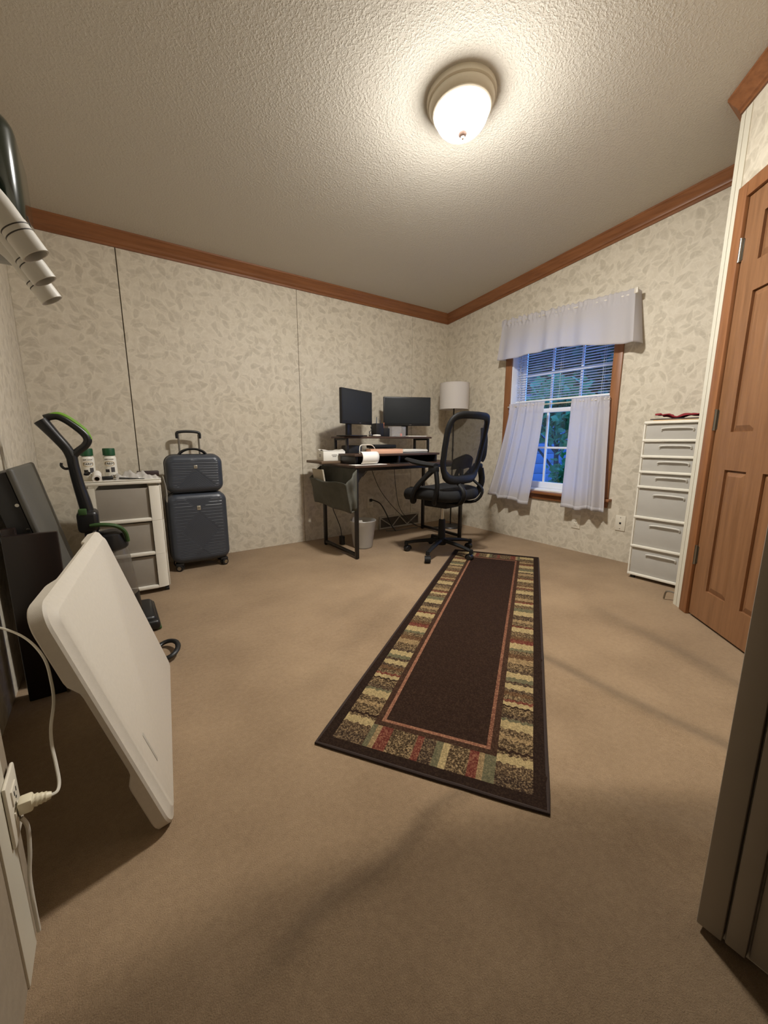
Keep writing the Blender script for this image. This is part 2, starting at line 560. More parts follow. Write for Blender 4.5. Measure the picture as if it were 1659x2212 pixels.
HALLW = wood('unseen_hall_dark_wood', (58, 44, 32), (84, 64, 46), 'z', .6)  # unseen hall finish, made dark to cut bounce on the near carpet
JAMB = plain('grey_painted_jamb', (150, 140, 126), 0.5, var=0.03)
for (ya, yb, xf) in ((0.104, 0.142, 0.824), (0.072, 0.101, 0.827), (0.0, 0.069, 0.834)):
    g = G(); g.span((xf, ya, 0.012), (0.846, yb, 2.06), 0.003)
    ob('door_jamb', g, JAMB, wen)
g = G(); g.span((0.8465, 0.1285, 0.012), (0.90, 0.143, 2.12), 0.005)
ob('casing', g, JAMB, wen)
g = G()
g.prism([(XL - .12, -.02), (XR + .16, -.02), (XR + .16, zc(-1.4) + .04), (XL - .12, zc(-1.4) + .04)], fx, -1.42, -1.3)
struct('wall_hall_back', g, HALLW, smooth=False)
g = G(); g.prism([(-1.35, -.02), (0.05, -.02), (0.05, zc(.05) + .04), (-1.35, zc(-1.35) + .04)], fy, 0.95, 1.05)
struct('wall_hall_right', g, HALLW, smooth=False)
g = G(); g.prism([(2.551, -.02), (XR + .02, -.02), (XR + .02, zc(.762) + .04), (2.551, zc(.762) + .04)], fx, 0.70, 0.762)
struct('wall_closet_side', g, WP_X, smooth=False)

R2 = math.sqrt(0.5)
P0 = Vector((2.456, 0.667, 0.0))
def cl(s, z, d=0.0):                       # closet wall: s along, d out into the room
    return Vector((P0.x - R2 * s - R2 * d, P0.y - R2 * s + R2 * d, z))
DW, DH = 0.61, 1.975
g = G()
fcl = lambda a, b, d: cl(a, b, d)
zt = lambda s: zc(cl(s, 0).y) + .04
for poly in ([(-.135, -.02), (-.004, -.02), (-.004, zt(0)), (-.135, zt(-.135))],
             [(DW + .004, -.02), (.80, -.02), (.80, zt(.8)), (DW + .004, zt(DW))],
             [(-.004, DH + .004), (DW + .004, DH + .004), (DW + .004, zt(DW)), (-.004, zt(0))]):
    g.prism(poly, fcl, -0.09, 0.0)
wcl = struct('wall_closet', g, WP_D, smooth=False, label='angled wall with the closet door')
for (a, b) in ((-.135, -.108), (-.104, -.066)):
    g = G(); g.prism([(a, 0.0), (b, 0.0), (b, zt(b) - .13), (a, zt(a) - .13)], fcl, -0.001, 0.004)
    ob('corner_trim', g, TRIMW, wcl, smooth=False)
g = G(); g.span((2.551, 0.760, 0), (2.60, 0.767, zc(.762) - .1)); ob('corner_trim', g, TRIMW, wcl, smooth=False)

# crown moulding: profile (out from wall, down from ceiling)
PROF = [(0, 0), (.058, 0), (.058, .012), (.050, .018), (.044, .030), (.030, .046), (.020, .058), (.018, .066), (.010, .072), (.010, .086), (0, .086)]
def crown(name, a, b, na, nb, mat):
    g = G()
    vs, n = [], len(PROF)
    for (p, nn) in ((a, na), (b, nb)):
        for (d, h) in PROF:
            q = Vector((p[0] + nn[0] * d, p[1] + nn[1] * d))
            vs.append((q.x, q.y, zc(q.y) + .002 - h if h > 0 else zc(q.y) + .006))
    fs = [(i, (i + 1) % n, n + (i + 1) % n, n + i) for i in range(n)]
    fs += [tuple(range(n))[::-1], tuple(range(n, 2 * n))]
    g.raw(vs, fs)
    return struct(name, g, mat, smooth=True)
crown('trim_1', (XL, YB), (XR, YB), (1, -1), (-1, -1), OAK_X)['label'] = 'oak crown moulding above the long back wall'
crown('trim_2', (XR, YB), (XR, 0.762), (-1, -1), (-1, 1), OAK_Y)['label'] = 'oak crown moulding above the window'
cc = cl(-.135, 0)
k = 1 / math.cos(math.radians(22.5))
mit = Vector((-R2, R2)) + Vector((0, 1))
mit = mit.normalized() * k
ce = cl(.80, 0)
crown('trim_3', (cc.x, cc.y), (ce.x, ce.y), (mit.x, mit.y), (-R2, R2), OAK_Y)['label'] = 'oak crown moulding above the closet door'
crown('trim_4', (XR, 0.762), (cc.x, cc.y), (-1, 1), (mit.x, mit.y), OAK_X)
crown('trim_5', (XL, 0.80), (XL, YB), (1, 0), (1, -1), OAK_Y)

# closet door, six raised panels
d1 = sempty('door_1', 'oak six panel closet door on the angled wall')
fdo = lambda a, b, d: cl(a, b, d)
cols = [(.110, .250), (.345, .485)]
rows = [(.170, .775), (.950, 1.555), (1.680, 1.870)]
g = G()
ss = [0.003, .110, .250, .345, .485, DW - .003]
zz = [0.012, .170, .775, .950, 1.555, 1.680, 1.870, DH]
for i in range(5):
    for j in range(7):
        hole = i in (1, 3) and j in (1, 3, 5)
        g.prism([(ss[i], zz[j]), (ss[i + 1], zz[j]), (ss[i + 1], zz[j + 1]), (ss[i], zz[j + 1])], fdo, -.036, -.014 if hole else -.002)
bmesh.ops.remove_doubles(g.b, verts=g.b.verts, dist=1e-5)
ob('door_slab', g, OAK_Z, d1, smooth=False)
for (a, b) in cols:
    for (c, d) in rows:
        g = G()
        vs = []
        for (ins, dep) in ((0.0, -.014), (.004, -.013), (.028, -.004), (.034, -.004)):
            vs += [cl(a + ins, c + ins, dep), cl(b - ins, c + ins, dep), cl(b - ins, d - ins, dep), cl(a + ins, d - ins, dep)]
        fs = []
        for r in range(3):
            for q in range(4):
                fs.append((r * 4 + q, r * 4 + (q + 1) % 4, (r + 1) * 4 + (q + 1) % 4, (r + 1) * 4 + q))
        fs.append((12, 13, 14, 15))
        g.raw(vs, fs)
        ob('panel', g, OAK_Z, d1, smooth=False)
for (a, b, c, d, m) in ((-.064, -.002, 0, DH + .066, OAK_CAS), (DW + .002, DW + .064, 0, DH + .066, OAK_CAS), (-.0019, DW + .0019, DH + .003, DH + .066, OAK_CAS)):
    g = G(); g.prism([(a, c), (b, c), (b, d), (a, d)], fdo, -.03, 0.013)
    bmesh.ops.bevel(g.b, geom=list(g.b.edges), offset=.004, segments=2, profile=.5, affect='EDGES')
    ob('casing', g, m, d1)
for z in (0.328, 1.010, 1.760):
    g = G(); g.cyl(cl(-.002, z - .045, .004), cl(-.002, z + .045, .004), .007, n=10)
    for q in (-.05, .045): g.cyl(cl(-.002, z + q, .004), cl(-.002, z + q + .005, .004), .0085, n=10)
    g.prism([(.001, z - .044), (.012, z - .044), (.012, z + .044), (.001, z + .044)], fdo, -.003, .0005)
    ob('hinge', g, STEEL, d1, label='steel door hinge')

# window
w1 = sempty('window_1', 'white double hung window in oak casing')
def wpart(name, a, b, mat, r=.003):
    g = G(); g.span(a, b, r)
    return ob(name, g, mat, w1)
wpart('casing', (XR - .018, OY1 - .004, OZ0 - .002), (XR, OY1 + .062, OZ1 + .0), OAK_CAS, .005)
wpart('casing', (XR - .018, OY0 - .062, OZ0 - .002), (XR, OY0 + .004, OZ1 + .0), OAK_CAS, .005)
wpart('casing', (XR - .018, OY0 - .062, OZ1 + .0005), (XR, OY1 + .062, OZ1 + .062), OAK_Y, .005)
wpart('sill', (XR - .05, OY0 - .085, OZ0 - .026), (XR + .02, OY1 + .085, OZ0 - .003), OAK_Y, .006)
wpart('apron', (XR - .016, OY0 - .06, OZ0 - .075), (XR, OY1 + .06, OZ0 - .0265), OAK_Y, .004)
# jamb liner
XG = 3.28
for (a, b) in (((XR - .002, OY1 - .010, OZ0), (XR + .16, OY1, OZ1)), ((XR - .002, OY0, OZ0), (XR + .16, OY0 + .010, OZ1)),
               ((XR - .002, OY0 + .0101, OZ1 - .010), (XR + .16, OY1 - .0101, OZ1)), ((XR + .021, OY0 + .0101, OZ0 - .001), (XR + .16, OY1 - .0101, OZ0 + .012))):
    wpart('jamb_liner', a, b, VINYL, .002)
Y0, Y1 = OY0 + .0105, OY1 - .0105
MEET = 1.175
def sash(x0, x1, z0, z1, rail):
    e = .045
    wpart('sash_stile', (x0, Y0, z0), (x1, Y0 + e, z1), VINYL)
    wpart('sash_stile', (x0, Y1 - e, z0), (x1, Y1, z1), VINYL)
    wpart('sash_rail', (x0, Y0 + e + .0005, z0), (x1, Y1 - e - .0005, z0 + rail[0]), VINYL)
    wpart('sash_rail', (x0, Y0 + e + .0005, z1 - rail[1]), (x1, Y1 - e - .0005, z1), VINYL)
    a, b = Y0 + e, Y1 - e
    za, zb = z0 + rail[0], z1 - rail[1]
    xm = (x0 + x1) / 2
    ys = [a + (b - a) * q / 3 for q in range(4)]
    zm = (za + zb) / 2
    for q in (1, 2):
        wpart('muntin', (xm - .008, ys[q] - .009, za), (xm + .008, ys[q] + .009, zb), VINYL, .002)
    for q in range(3):
        wpart('muntin', (xm - .007, ys[q] + .0095, zm - .009), (xm + .007, ys[q + 1] - .0095, zm + .009), VINYL, .002)
        for (c, d) in ((za, zm - .009), (zm + .009, zb)):
            wpart('pane', (xm - .002, ys[q] + .001, c), (xm + .002, ys[q + 1] - .001, d), GLASS, 0)
sash(XG - .03, XG - .002, OZ0 + .0125, MEET + .018, (.055, .036))
sash(XG + .0, XG + .018, MEET - .018, OZ1 - .0105, (.036, .04))

# outlets
def wall_plate(name, label, M, kind):
    t = thing(name, label, 'wall plate' if kind == 'jack' else 'outlet', M=M)
    g = G(); g.box((0, 0.003, 0), (.072, .006, .116), .0028); ob('plate', g, plain('ivory_plate', (222, 214, 196), .4, var=.02), t)
    if kind == 'duplex':
        for z in (-.021, .021):
            g = G(); g.box((0, .0068, z), (.034, .003, .029), .0012); r = ob('receptacle', g, plain('ivory_plate', (222, 214, 196)), t)
            g = G()
            for q in (-.0065, .0065): g.box((q, .0084, z + .003), (.0022, .0012, .008))
            g.cyl((0, .0078, z - .008), (0, .009, z - .008), .0025, n=8)
            ob('slot', g, BLACKP, r)
    elif kind == 'jack':
        g = G(); g.box((0, .0065, 0), (.014, .003, .014), .001); ob('jack', g, BLACKP, t)
    for q in ((-.042, .042) if kind == 'jack' else (0,)):
        g = G(); g.cyl((0, .0055, q), (0, .0072, q), .0032, n=10); ob('screw', g, STEEL, t)
    return t
def frame(origin, ex, ey):
    ex, ey = Vector(ex).normalized(), Vector(ey).normalized()
    ez = ex.cross(ey)
    return Matrix((( ex.x, ey.x, ez.x, origin[0]), (ex.y, ey.y, ez.y, origin[1]), (ex.z, ey.z, ez.z, origin[2]), (0, 0, 0, 1)))
FR = lambda y, z: frame((XR, y, z), (0, 1, 0), (-1, 0, 0))
wall_plate('wall_outlet', 'ivory power outlet below the right curtain panel', FR(1.683, .25), 'duplex')
wall_plate('phone_jack_plate', 'ivory wall plate with black jack beside drawer tower', FR(1.341, .295), 'jack')
wall_plate('wall_outlet', 'ivory outlet low on the left wall holding the white plug', frame((-0.196, 0.838, .292), (0, -1, 0), (1, 0, 0)), 'duplex')
wall_plate('wall_outlet', 'power outlet on back wall under the desk', frame((2.13, YB, .30), (-1, 0, 0), (0, -1, 0)), 'duplex')
# ------------------------------------------------------------------ things: helper for parts given in world coordinates
def wp(name, g, mat, t, label=None, smooth=True, ang=38.0):
    M = Matrix.Translation(t.location) @ Matrix.Rotation(t.rotation_euler[2], 4, 'Z')
    bmesh.ops.transform(g.b, matrix=M.inverted(), verts=g.b.verts)
    return ob(name, g, mat, t, smooth, ang, label)
def single(name, g, mat, label, cat, group=None, kind=None, base=None, smooth=True, ang=38.0):
    # one-mesh thing; origin moved to its base
    vs = [v.co for v in g.b.verts]
    c = Vector((sum(v.x for v in vs) / len(vs), sum(v.y for v in vs) / len(vs), min(v.z for v in vs))) if base is None else Vector(base)
    bmesh.ops.translate(g.b, vec=-c, verts=g.b.verts)
    o = ob(name, g, mat, None, smooth, ang)
    o.location = c
    return tag(o, label, cat, group, kind)

# ------------------------------------------------------------------ ceiling light
LX, LY = 1.445, 1.46
lt = thing('ceiling_light', 'round flush ceiling light with glowing glass bowl', 'ceiling light',
           M=Matrix.Translation((LX, LY, zc(LY))) @ Matrix.Rotation(-math.atan(0.102), 4, 'X'))
NICK = plain('satin_nickel', (220, 211, 192), .45, metal=.0, var=.03)
g = G(); g.lathe([(.0, .004), (.150, .004), (.152, -.006), (.150, -.022), (.144, -.026), (.0, -.026)], 48); ob('canopy', g, NICK, lt)
g = G(); g.lathe([(.125, -.0262), (.142, -.0262), (.143, -.031), (.138, -.042), (.130, -.054), (.125, -.056), (.122, -.054)], 48, cap=False); ob('rim_band', g, NICK, lt)
g = G(); g.lathe([(.1205, -.052), (.128, -.056), (.128, -.061), (.124, -.064), (.119, -.062)], 48, cap=False); ob('bead_ring', g, NICK, lt)
bowl = [(.1185, -.052)]
for q in range(0, 15):
    a = q / 14 * PI / 2
    bowl.append((.1185 * math.cos(a) ** .85 if q < 14 else 0.0, -.056 - .092 * math.sin(a)))
g = G(); g.lathe(bowl, 48, cap=False); ob('glass_bowl', g, lamp_mat(), lt)
g = G(); g.lathe([(0, -.143), (.018, -.147), (.0195, -.151), (.016, -.156), (.008, -.160), (.0075, -.166), (.003, -.172), (0, -.173)], 24); ob('finial', g, plain('finial_bronze', (92, 72, 62), .5), lt)

# ------------------------------------------------------------------ blind
bl = thing('window_blind', 'white mini blind half lowered over the upper window', 'blind', (3.205, (Y0 + Y1) / 2, 1.25))
g = G(); g.span((3.19, Y0 + .004, 1.80), (3.222, Y1 - .004, 1.838), .003); wp('headrail', g, VINYL, bl)
g = G(); g.sheet(lambda u, v: (-.0125 + .025 * u, (v - .5) * (Y1 - Y0 - .012), .003 * math.sin(PI * u)), 4, 1, .0006)
slat = ob('slat', g, SLATM, bl)
NS = 25
for i in range(NS):
    z = 1.285 + (1.79 - 1.285) * i / (NS - 1) - 1.25
    s = slat if i == 0 else share(slat, bl)
    s.location = (0, 0, z); s.rotation_euler = (0, math.radians(8), 0)
g = G(); g.span((3.192, Y0 + .006, 1.252), (3.218, Y1 - .006, 1.268), .003); wp('bottom_rail', g, VINYL, bl)
for y in (Y0 + .09, (Y0 + Y1) / 2, Y1 - .09):
    g = G()
    for x in (3.191, 3.219): g.cyl((x, y, 1.262), (x, y, 1.80), .0009, n=5)
    wp('ladder_cord', g, VINYL, bl)
g = G(); g.tube([(3.186, Y1 - .05, 1.80), (3.184, Y1 - .052, 1.5), (3.186, Y1 - .055, 1.24)], .003, 6, 4); wp('tilt_wand', g, CLEARP, bl)

# ------------------------------------------------------------------ curtains
va = thing('curtain_valance', 'white gathered valance across the top of the window', 'valance', (3.06, 1.92, 1.58))
def vz(y): return 1.895 + (y - 1.37) / (2.46 - 1.37) * .045
def val(u, v):
    # u along the width (wall return, front, wall return), v from top ruffle to hem
    ya, yb = 2.462, 1.368
    flare = .028 * v
    L = [0.06, .945]
    if u < L[0]:
        q = math.sin(u / L[0] * PI / 2); y = ya + flare + .02 * q - .02; x = XR - .004 - (.085 + .03 * v) * q
    elif u > L[1]:
        q = math.sin((1 - u) / (1 - L[1]) * PI / 2); y = yb - flare * 1.3 - .022 * v * math.sin(q * PI); x = XR - .004 - (.085 + .03 * v) * q
    else:
        q = (u - L[0]) / (L[1] - L[0]); y = ya + flare + (yb - ya - 2.3 * flare) * q; x = XR - .089 - .03 * v
    a = .012 * v + .004
    ph = u * 88 + 1.7 * math.sin(u * 13)
    x -= a * (math.sin(ph * .55) * .8 + .5 * math.sin(ph * .31 + 1)) - .010 * v * math.sin(u * PI)
    top = vz(y) + .032
    if v < .12:
        x += .010 * math.sin(u * 180 + 2 * math.sin(u * 37)) * (1.15 - u) ; top += .009 * math.sin(u * 150 + 3 * math.sin(u * 23)) * (1.2 - u)
    elif v < .2:
        x += .003 * math.sin(u * 210)
    hem = vz(y) - .305 + .016 * math.sin(u * PI) - .012 * math.sin(u * 9)
    if u > .5: hem -= .022 * (u - .5)
    return (x, y, top + (hem - top) * v)
g = G(); g.sheet(val, 240, 26, .0012); wp('cloth', g, SHEER, va, ang=180)
ROD = plain('white_rod', (214, 206, 192), .4, var=.03)
g = G(); g.tube([(XR - .002, 2.455, vz(2.455)), (XR - .07, 2.452, vz(2.45)), (XR - .082, 2.43, vz(2.43)), (XR - .082, 1.40, vz(1.40)), (XR - .07, 1.375, vz(1.375)), (XR - .002, 1.372, vz(1.372))], .006, 8)
g.box((XR - .095, 1.362, vz(1.37) + .015), (.014, .026, .04), .005); wp('rod', g, ROD, va)

crod = thing('curtain_rod', 'slim white cafe curtain rod across the middle of window', 'curtain rod', (3.095, 1.92, 1.22))
g = G(); g.tube([(XR - .019, 2.405, 1.215), (XR - .04, 2.40, 1.215), (XR - .045, 2.38, 1.215), (XR - .045, 1.52, 1.215), (XR - .04, 1.50, 1.215), (XR - .019, 1.497, 1.215)], .005, 8); wp('rod', g, ROD, crod)
def cafe(label, yt0, yt1, yb0, yb1, zb0, zb1, seed, out0, out1):
    R_ = random.Random(seed)
    t = thing('cafe_curtain', label, 'curtain', (3.07, (yb0 + yb1) / 2, min(zb0, zb1)), group='cafe curtain panels')
    ph = [R_.uniform(0, 6) for _ in range(4)]
    def f(u, v):
        e = v ** 1.3
        y = yt0 + (yt1 - yt0) * u + ((yb0 + (yb1 - yb0) * u) - (yt0 + (yt1 - yt0) * u)) * e
        top = 1.238; bot = zb0 + (zb1 - zb0) * u + .008 * math.sin(u * 11 + ph[3])
        z = top + (bot - top) * v
        x = XR - .052 - (out0 + (out1 - out0) * u) * e
        w = 7.5 if seed == 1 else 6.0
        amp = .010 + .016 * v
        dens = (1 - u) if seed == 1 else u
        x -= amp * (math.sin(u * w * 3.1 + ph[0] + .6 * v) * (.25 + .9 * dens) + .35 * math.sin(u * w * 7 + ph[1]) * dens)
        if v < .045:
            x += .009 * math.sin(u * 60 + ph[2]) * (.3 + dens)
        elif v < .09:
            x += .002 * math.sin(u * 60 + ph[2]) - .004
        return (x, y, z)
    g = G(); g.sheet(f, 90, 60, .001); wp('cloth', g, SHEER, t, ang=180)
    def hem(u, v):
        p = Vector(f(u, 1 - .035 + .035 * v)); return (p.x - .0016, p.y, p.z)
    g = G(); g.sheet(hem, 90, 2, .0012); wp('hem', g, SHEER, t, ang=180)
cafe('left white cafe curtain panel, flaring out at its lower left', 2.362, 2.020, 2.515, 2.090, .390, .347, 1, .055, .045)
cafe('right white cafe curtain panel, hanging straight beside the casing', 1.782, 1.487, 1.772, 1.432, .365, .378, 2, .05, .045)

# ------------------------------------------------------------------ outdoors
g = G(); g.sheet(lambda u, v: (3.6 + 26 * u, -14 + 34 * v, -.55 + .05 * math.sin(u * 40) * math.sin(v * 31)), 60, 60)
GRASS = plain('grass', (52, 84, 40), .9, var=.25, vscale=3, bump=.5, bscale=60)
o = ob('lawn', g, GRASS); o['kind'] = 'structure'; o['label'] = 'grass outside the window'
LEAFM = []
for nm, c in (('leaf_green', (64, 120, 52)), ('leaf_dark', (38, 74, 40)), ('leaf_pale', (96, 150, 84))):
    t = NT(nm); cc_ = t.coord(); n = t.noise(cc_, 6.0)
    col = t.mix(n, tuple(v * .6 for v in lin(c)[:3]) + (1,), lin(c))
    b = t.bsdf(Base_Color=col, Roughness=.4)
    tr = t.n('ShaderNodeBsdfTranslucent', {'Color': col})
    LEAFM.append(t.end(t.n('ShaderNodeMixShader', {0: .35, 1: b.outputs[0], 2: tr.outputs[0]}).outputs[0]))
BARK = plain('bark', (62, 50, 42), .9, var=.2, vscale=20, bump=.6, bscale=80)
def foliage(center, rad, n, size, seed):
    R_ = random.Random(seed)
    vs, fs = [], []
    blobs = [(Vector((R_.uniform(-1, 1) * rad[0] * .6, R_.uniform(-1, 1) * rad[1] * .6, R_.uniform(-1, 1) * rad[2] * .7)), R_.uniform(.3, .5)) for _ in range(14)]
    for i in range(n):
        bc, br = R_.choice(blobs)
        if i % 3 == 0: bc, br = Vector((0, 0, 0)), .95 * R_.random() ** .4
        d = Vector((R_.gauss(0, 1), R_.gauss(0, 1), R_.gauss(0, 1))).normalized()
        p = Vector(center) + bc + Vector((d.x * rad[0], d.y * rad[1], d.z * rad[2])) * br * R_.uniform(.6, 1)
        a = Vector((R_.gauss(0, 1), R_.gauss(0, 1), R_.gauss(0, .6) - .4)).normalized()
        b = a.cross(Vector((R_.gauss(0, 1), R_.gauss(0, 1), R_.gauss(0, 1)))).normalized()
        s = size * R_.uniform(.7, 1.3)
        k0 = len(vs)
        nrm = a.cross(b)
        vs += [p, p + a * s * .5 + b * s * .32 + nrm * s * .06, p + a * s, p + a * s * .5 - b * s * .32 + nrm * s * .06]
        fs.append((k0, k0 + 1, k0 + 2, k0 + 3))
    g = G()
    me = bpy.data.meshes.new('tmp'); me.from_pydata([tuple(v) for v in vs], [], fs); g.b.from_mesh(me); bpy.data.meshes.remove(me)
    return g
def tree(name, label, cat, base, h, crown_c, rad, n, size, mat, seed, tr=.1):
    t = thing(name, label, cat, base)
    g = G()
    B = Vector(base); Cc = Vector(crown_c)
    g.tube([B, B + Vector((.05, .03, h * .4)), Cc], [tr, tr * .8, tr * .3], 8, 4)
    R_ = random.Random(seed + 50)
    for q in range(6):
        e = Cc + Vector((R_.uniform(-1, 1) * rad[0] * .8, R_.uniform(-1, 1) * rad[1] * .8, R_.uniform(-.5, 1) * rad[2] * .7))
        s = B.lerp(Cc, R_.uniform(.4, .9))
        g.tube([s, s.lerp(e, .5) + Vector((0, 0, .1)), e], [tr * .4, tr * .25, tr * .1], 6, 3)
    wp('trunk', g, BARK, t)
    f = foliage(crown_c, rad, n, size, seed)
    wp('foliage', f, mat, t, smooth=False)
    t.children[-1]['kind'] = 'stuff'
    return t
tree('shrub', 'leafy green shrub just outside the lower window', 'shrub', (4.75, 2.55, -.55), .9, (4.75, 2.55, .32), (.40, .48, .62), 1500, .085, LEAFM[0], 3, .03)
tree('tree', 'pale leafed tree branch overhanging the lower window', 'tree', (5.9, 3.55, -.55), 1.8, (5.6, 3.45, 1.30), (.7, .85, .55), 1500, .13, LEAFM[2], 4, .06)
tree('tree', 'tall dark tree seen through the blind slats', 'tree', (11.6, 5.9, -.55), 3.0, (11.6, 5.9, 2.6), (1.9, 2.4, 3.0), 11000, .31, LEAFM[1], 5, .16)
tree('tree', 'broad dark tree behind the right window panes', 'tree', (13.5, 11.2, -.55), 3.4, (13.5, 11.0, 3.1), (2.2, 3.3, 3.3), 11000, .34, LEAFM[1], 6, .2)
fn = thing('garden_shed', 'blue grey shed wall beyond the shrub', 'shed', (7.4, 5.9, -.55), math.radians(-20))
SID = plain('blue_siding', (92, 104, 128), .7, var=.05)
g = G()
for i in range(9): g.box((0, 0, .11 + i * .2), (1.6 + .02, 2.6, .196), .01)
ob('siding', g, SID, fn)
g = G(); g.prism([(-1.45, 1.9), (1.45, 1.9), (0, 2.5)], lambda a, b, d: (d, a, b), -.95, .95); ob('roof', g, plain('shingle', (60, 60, 66), .9), fn, smooth=False)

# ------------------------------------------------------------------ desk
dk = thing('computer_desk', 'black framed computer desk with dark wood top and raised monitor shelf', 'desk', (2.085, 2.785, 0))
DARKW = wood('dark_walnut', (50, 34, 26), (82, 60, 46), 'x', .5, .5)
g = G(); g.span((1.495, 2.49, .708), (2.675, 3.09, .726), .003); wp('desktop', g, DARKW, dk)
def bar(a, b, w=.025):
    g = G()
    a, b = Vector(a), Vector(b); lo = Vector((min(a[i], b[i]) for i in range(3))); hi = Vector((max(a[i], b[i]) for i in range(3)))
    g.span(lo - Vector((w / 2,) * 3) * 1, hi + Vector((w / 2,) * 3), .003)
    return g
for x in (1.522, 2.648):
    for y in (2.525, 3.055):
        g = G(); g.span((x - .0135, y - .0135, .004), (x + .0135, y + .0135, .7075), .003); wp('leg', g, BLACKM, dk)
        g = G(); g.cyl((x, y, 0), (x, y, .005), .011, n=10); wp('foot', g, BLACKP, dk)
    g = G(); g.span((x - .0125, 2.539, .018), (x + .0125, 3.041, .044), .003); wp('bottom_rail', g, BLACKM, dk)
    g = G(); g.span((x - .0125, 2.539, .684), (x + .0125, 3.041, .7075), .003); wp('top_rail', g, BLACKM, dk)
for y in (2.525, 3.055):
    g = G(); g.span((1.536, y - .0125, .684), (2.634, y + .0125, .7075), .003); wp('apron_rail', g, BLACKM, dk)
for x, s in ((1.536, 1), (2.634, -1)):
    g = G(); g.prism([(x, .684), (x + s * .075, .684), (x, .60)], lambda a, b, d: (a, d, b), 2.521, 2.529); wp('gusset', g, BLACKM, dk, smooth=False)
g = G(); g.span((1.62, 2.87, .930), (2.585, 3.10, .946), .003); sh = wp('monitor_shelf', g, DARKW, dk)
for x in (1.655, 2.55):
    for y in (2.885, 3.085):
        g = G(); g.span((x - .01, y - .01, .7265), (x + .01, y + .01, .9295), .002); wp('shelf_leg', g, BLACKM, dk)
    g = G(); g.span((x - .008, 2.896, .914), (x + .008, 3.074, .9295), .002); wp('shelf_rail', g, BLACKM, dk)
# hanging storage bag
bag = thing('storage_bag', 'grey fabric storage bag hanging on the left end of desk', 'bag', (1.45, 2.8, .385))
BAGM = plain('grey_bag_fabric', (86, 85, 76), .85, var=.12, vscale=14, bump=.35, bscale=300)
def bagouter(u, v):
    y = 2.485 + .60 * u
    xo = 1.398 + .050 * v + .010 * math.sin(u * 7) * math.sin(v * 5)
    return (xo, y - .02 * (1 - u) * (1 - v), .600 - .212 * v - .012 * (1 - u) * v + .006 * math.sin(u * 9))
g = G(); g.sheet(bagouter, 26, 14, .002); wp('front_panel', g, BAGM, bag, ang=180)
g = G(); g.sheet(lambda u, v: (1.505, 2.485 + .60 * u, .70 - .30 * v), 8, 4, .002); wp('back_panel', g, BAGM, bag)
def bagside(y0):
    def f(u, v):
        a = Vector((1.504, y0, .70 - .30 * v)); b = Vector(bagouter(0 if y0 < 2.7 else 1, v))
        b.z = .60 - .212 * v - (.012 * v if y0 < 2.7 else 0)
        p = a.lerp(b, u)
        p.y += .016 * math.sin(u * PI * 2.5 + v * 3) * math.sin(PI * u) - .006 * math.sin(v * 11) * math.sin(PI * u)
        return p
    return f
for y0 in (2.485, 3.085):
    g = G(); g.sheet(bagside(y0), 12, 12, .002); wp('side_gusset', g, BAGM, bag, ang=180)
g = G(); g.sheet(lambda u, v: Vector((1.504, 2.485 + .6 * v, .400)).lerp(Vector(bagouter(v, 1)), u), 4, 10, .002); wp('bottom', g, BAGM, bag, ang=180)
g = G(); g.sheet(lambda u, v: (1.448 - .028 * v, 2.86 + .19 * u, .50 + .18 * v), 2, 2, .012)
single('paper_stack', g, plain('aged_paper', (190, 180, 160), .8), 'bundle of papers tucked into the hanging storage bag', 'papers', smooth=False)

# wood board lying across the rear left of the desk
g = G(); g.span((1.395, 2.84, .7265), (1.642, 3.13, .7475), .003)
single('wood_board', g, wood('board_wood', (74, 58, 44), (116, 96, 76), 'x', .5, .5), 'brown wooden board overhanging the rear left of desk', 'board')
def tissue(name, label, c, s, rz):
    t = thing(name, label, 'box', (c[0], c[1], c[2]), rz)
    g = G()
    wx, wy, h = s
    g.box((0, 0, h / 2), (wx, wy, h), .003); ob('carton', g, plain('white_carton', (236, 233, 224), .6, var=.02), t)
    g = G(); g.sheet(lambda u, v: ((u - .5) * wx * .96, (v - .5) * wy * .9, h + .004 + .010 * math.sin(u * 7 + 1) * math.sin(v * 5) ** 2), 14, 8, .001); ob('torn_flap', g, PAPER, t)
    TXT = plain('grey_ink', (110, 106, 102), .8)
    for (yy, w) in ((.60, .25), (.45, .18)):
        g = G(); g.box((0.0, -wy / 2 - .0004, h * yy), (wx * w, .0008, .005)); ob('print', g, TXT, t)
        g = G(); g.box((-wx / 2 - .0004, 0, h * yy), (.0008, wy * w, .005)); ob('print', g, TXT, t)
tissue('carton', 'white carton with a torn top on the wooden board', (1.545, 2.965, .7475), (.19, .17, .078), math.radians(-8))

# keyboard riser platform
rs = thing('desk_riser', 'low black desk riser with wood top in front of monitor shelf', 'riser', (1.98, 2.73, .7265))
g = G(); g.span((1.56, 2.60, .788), (2.44, 2.865, .806), .003); wp('riser_top', g, DARKW, rs)
for x in (1.585, 2.0, 2.415):
    g = G(); g.span((x - .012, 2.62, .7267), (x + .012, 2.85, .7877), .003); wp('riser_leg', g, BLACKM, rs)
g = G(); g.span((1.598, 2.835, .7267), (1.987, 2.85, .7877), .003); g.span((2.013, 2.835, .7267), (2.402, 2.85, .7877), .003); wp('back_panel', g, BLACKM, rs)

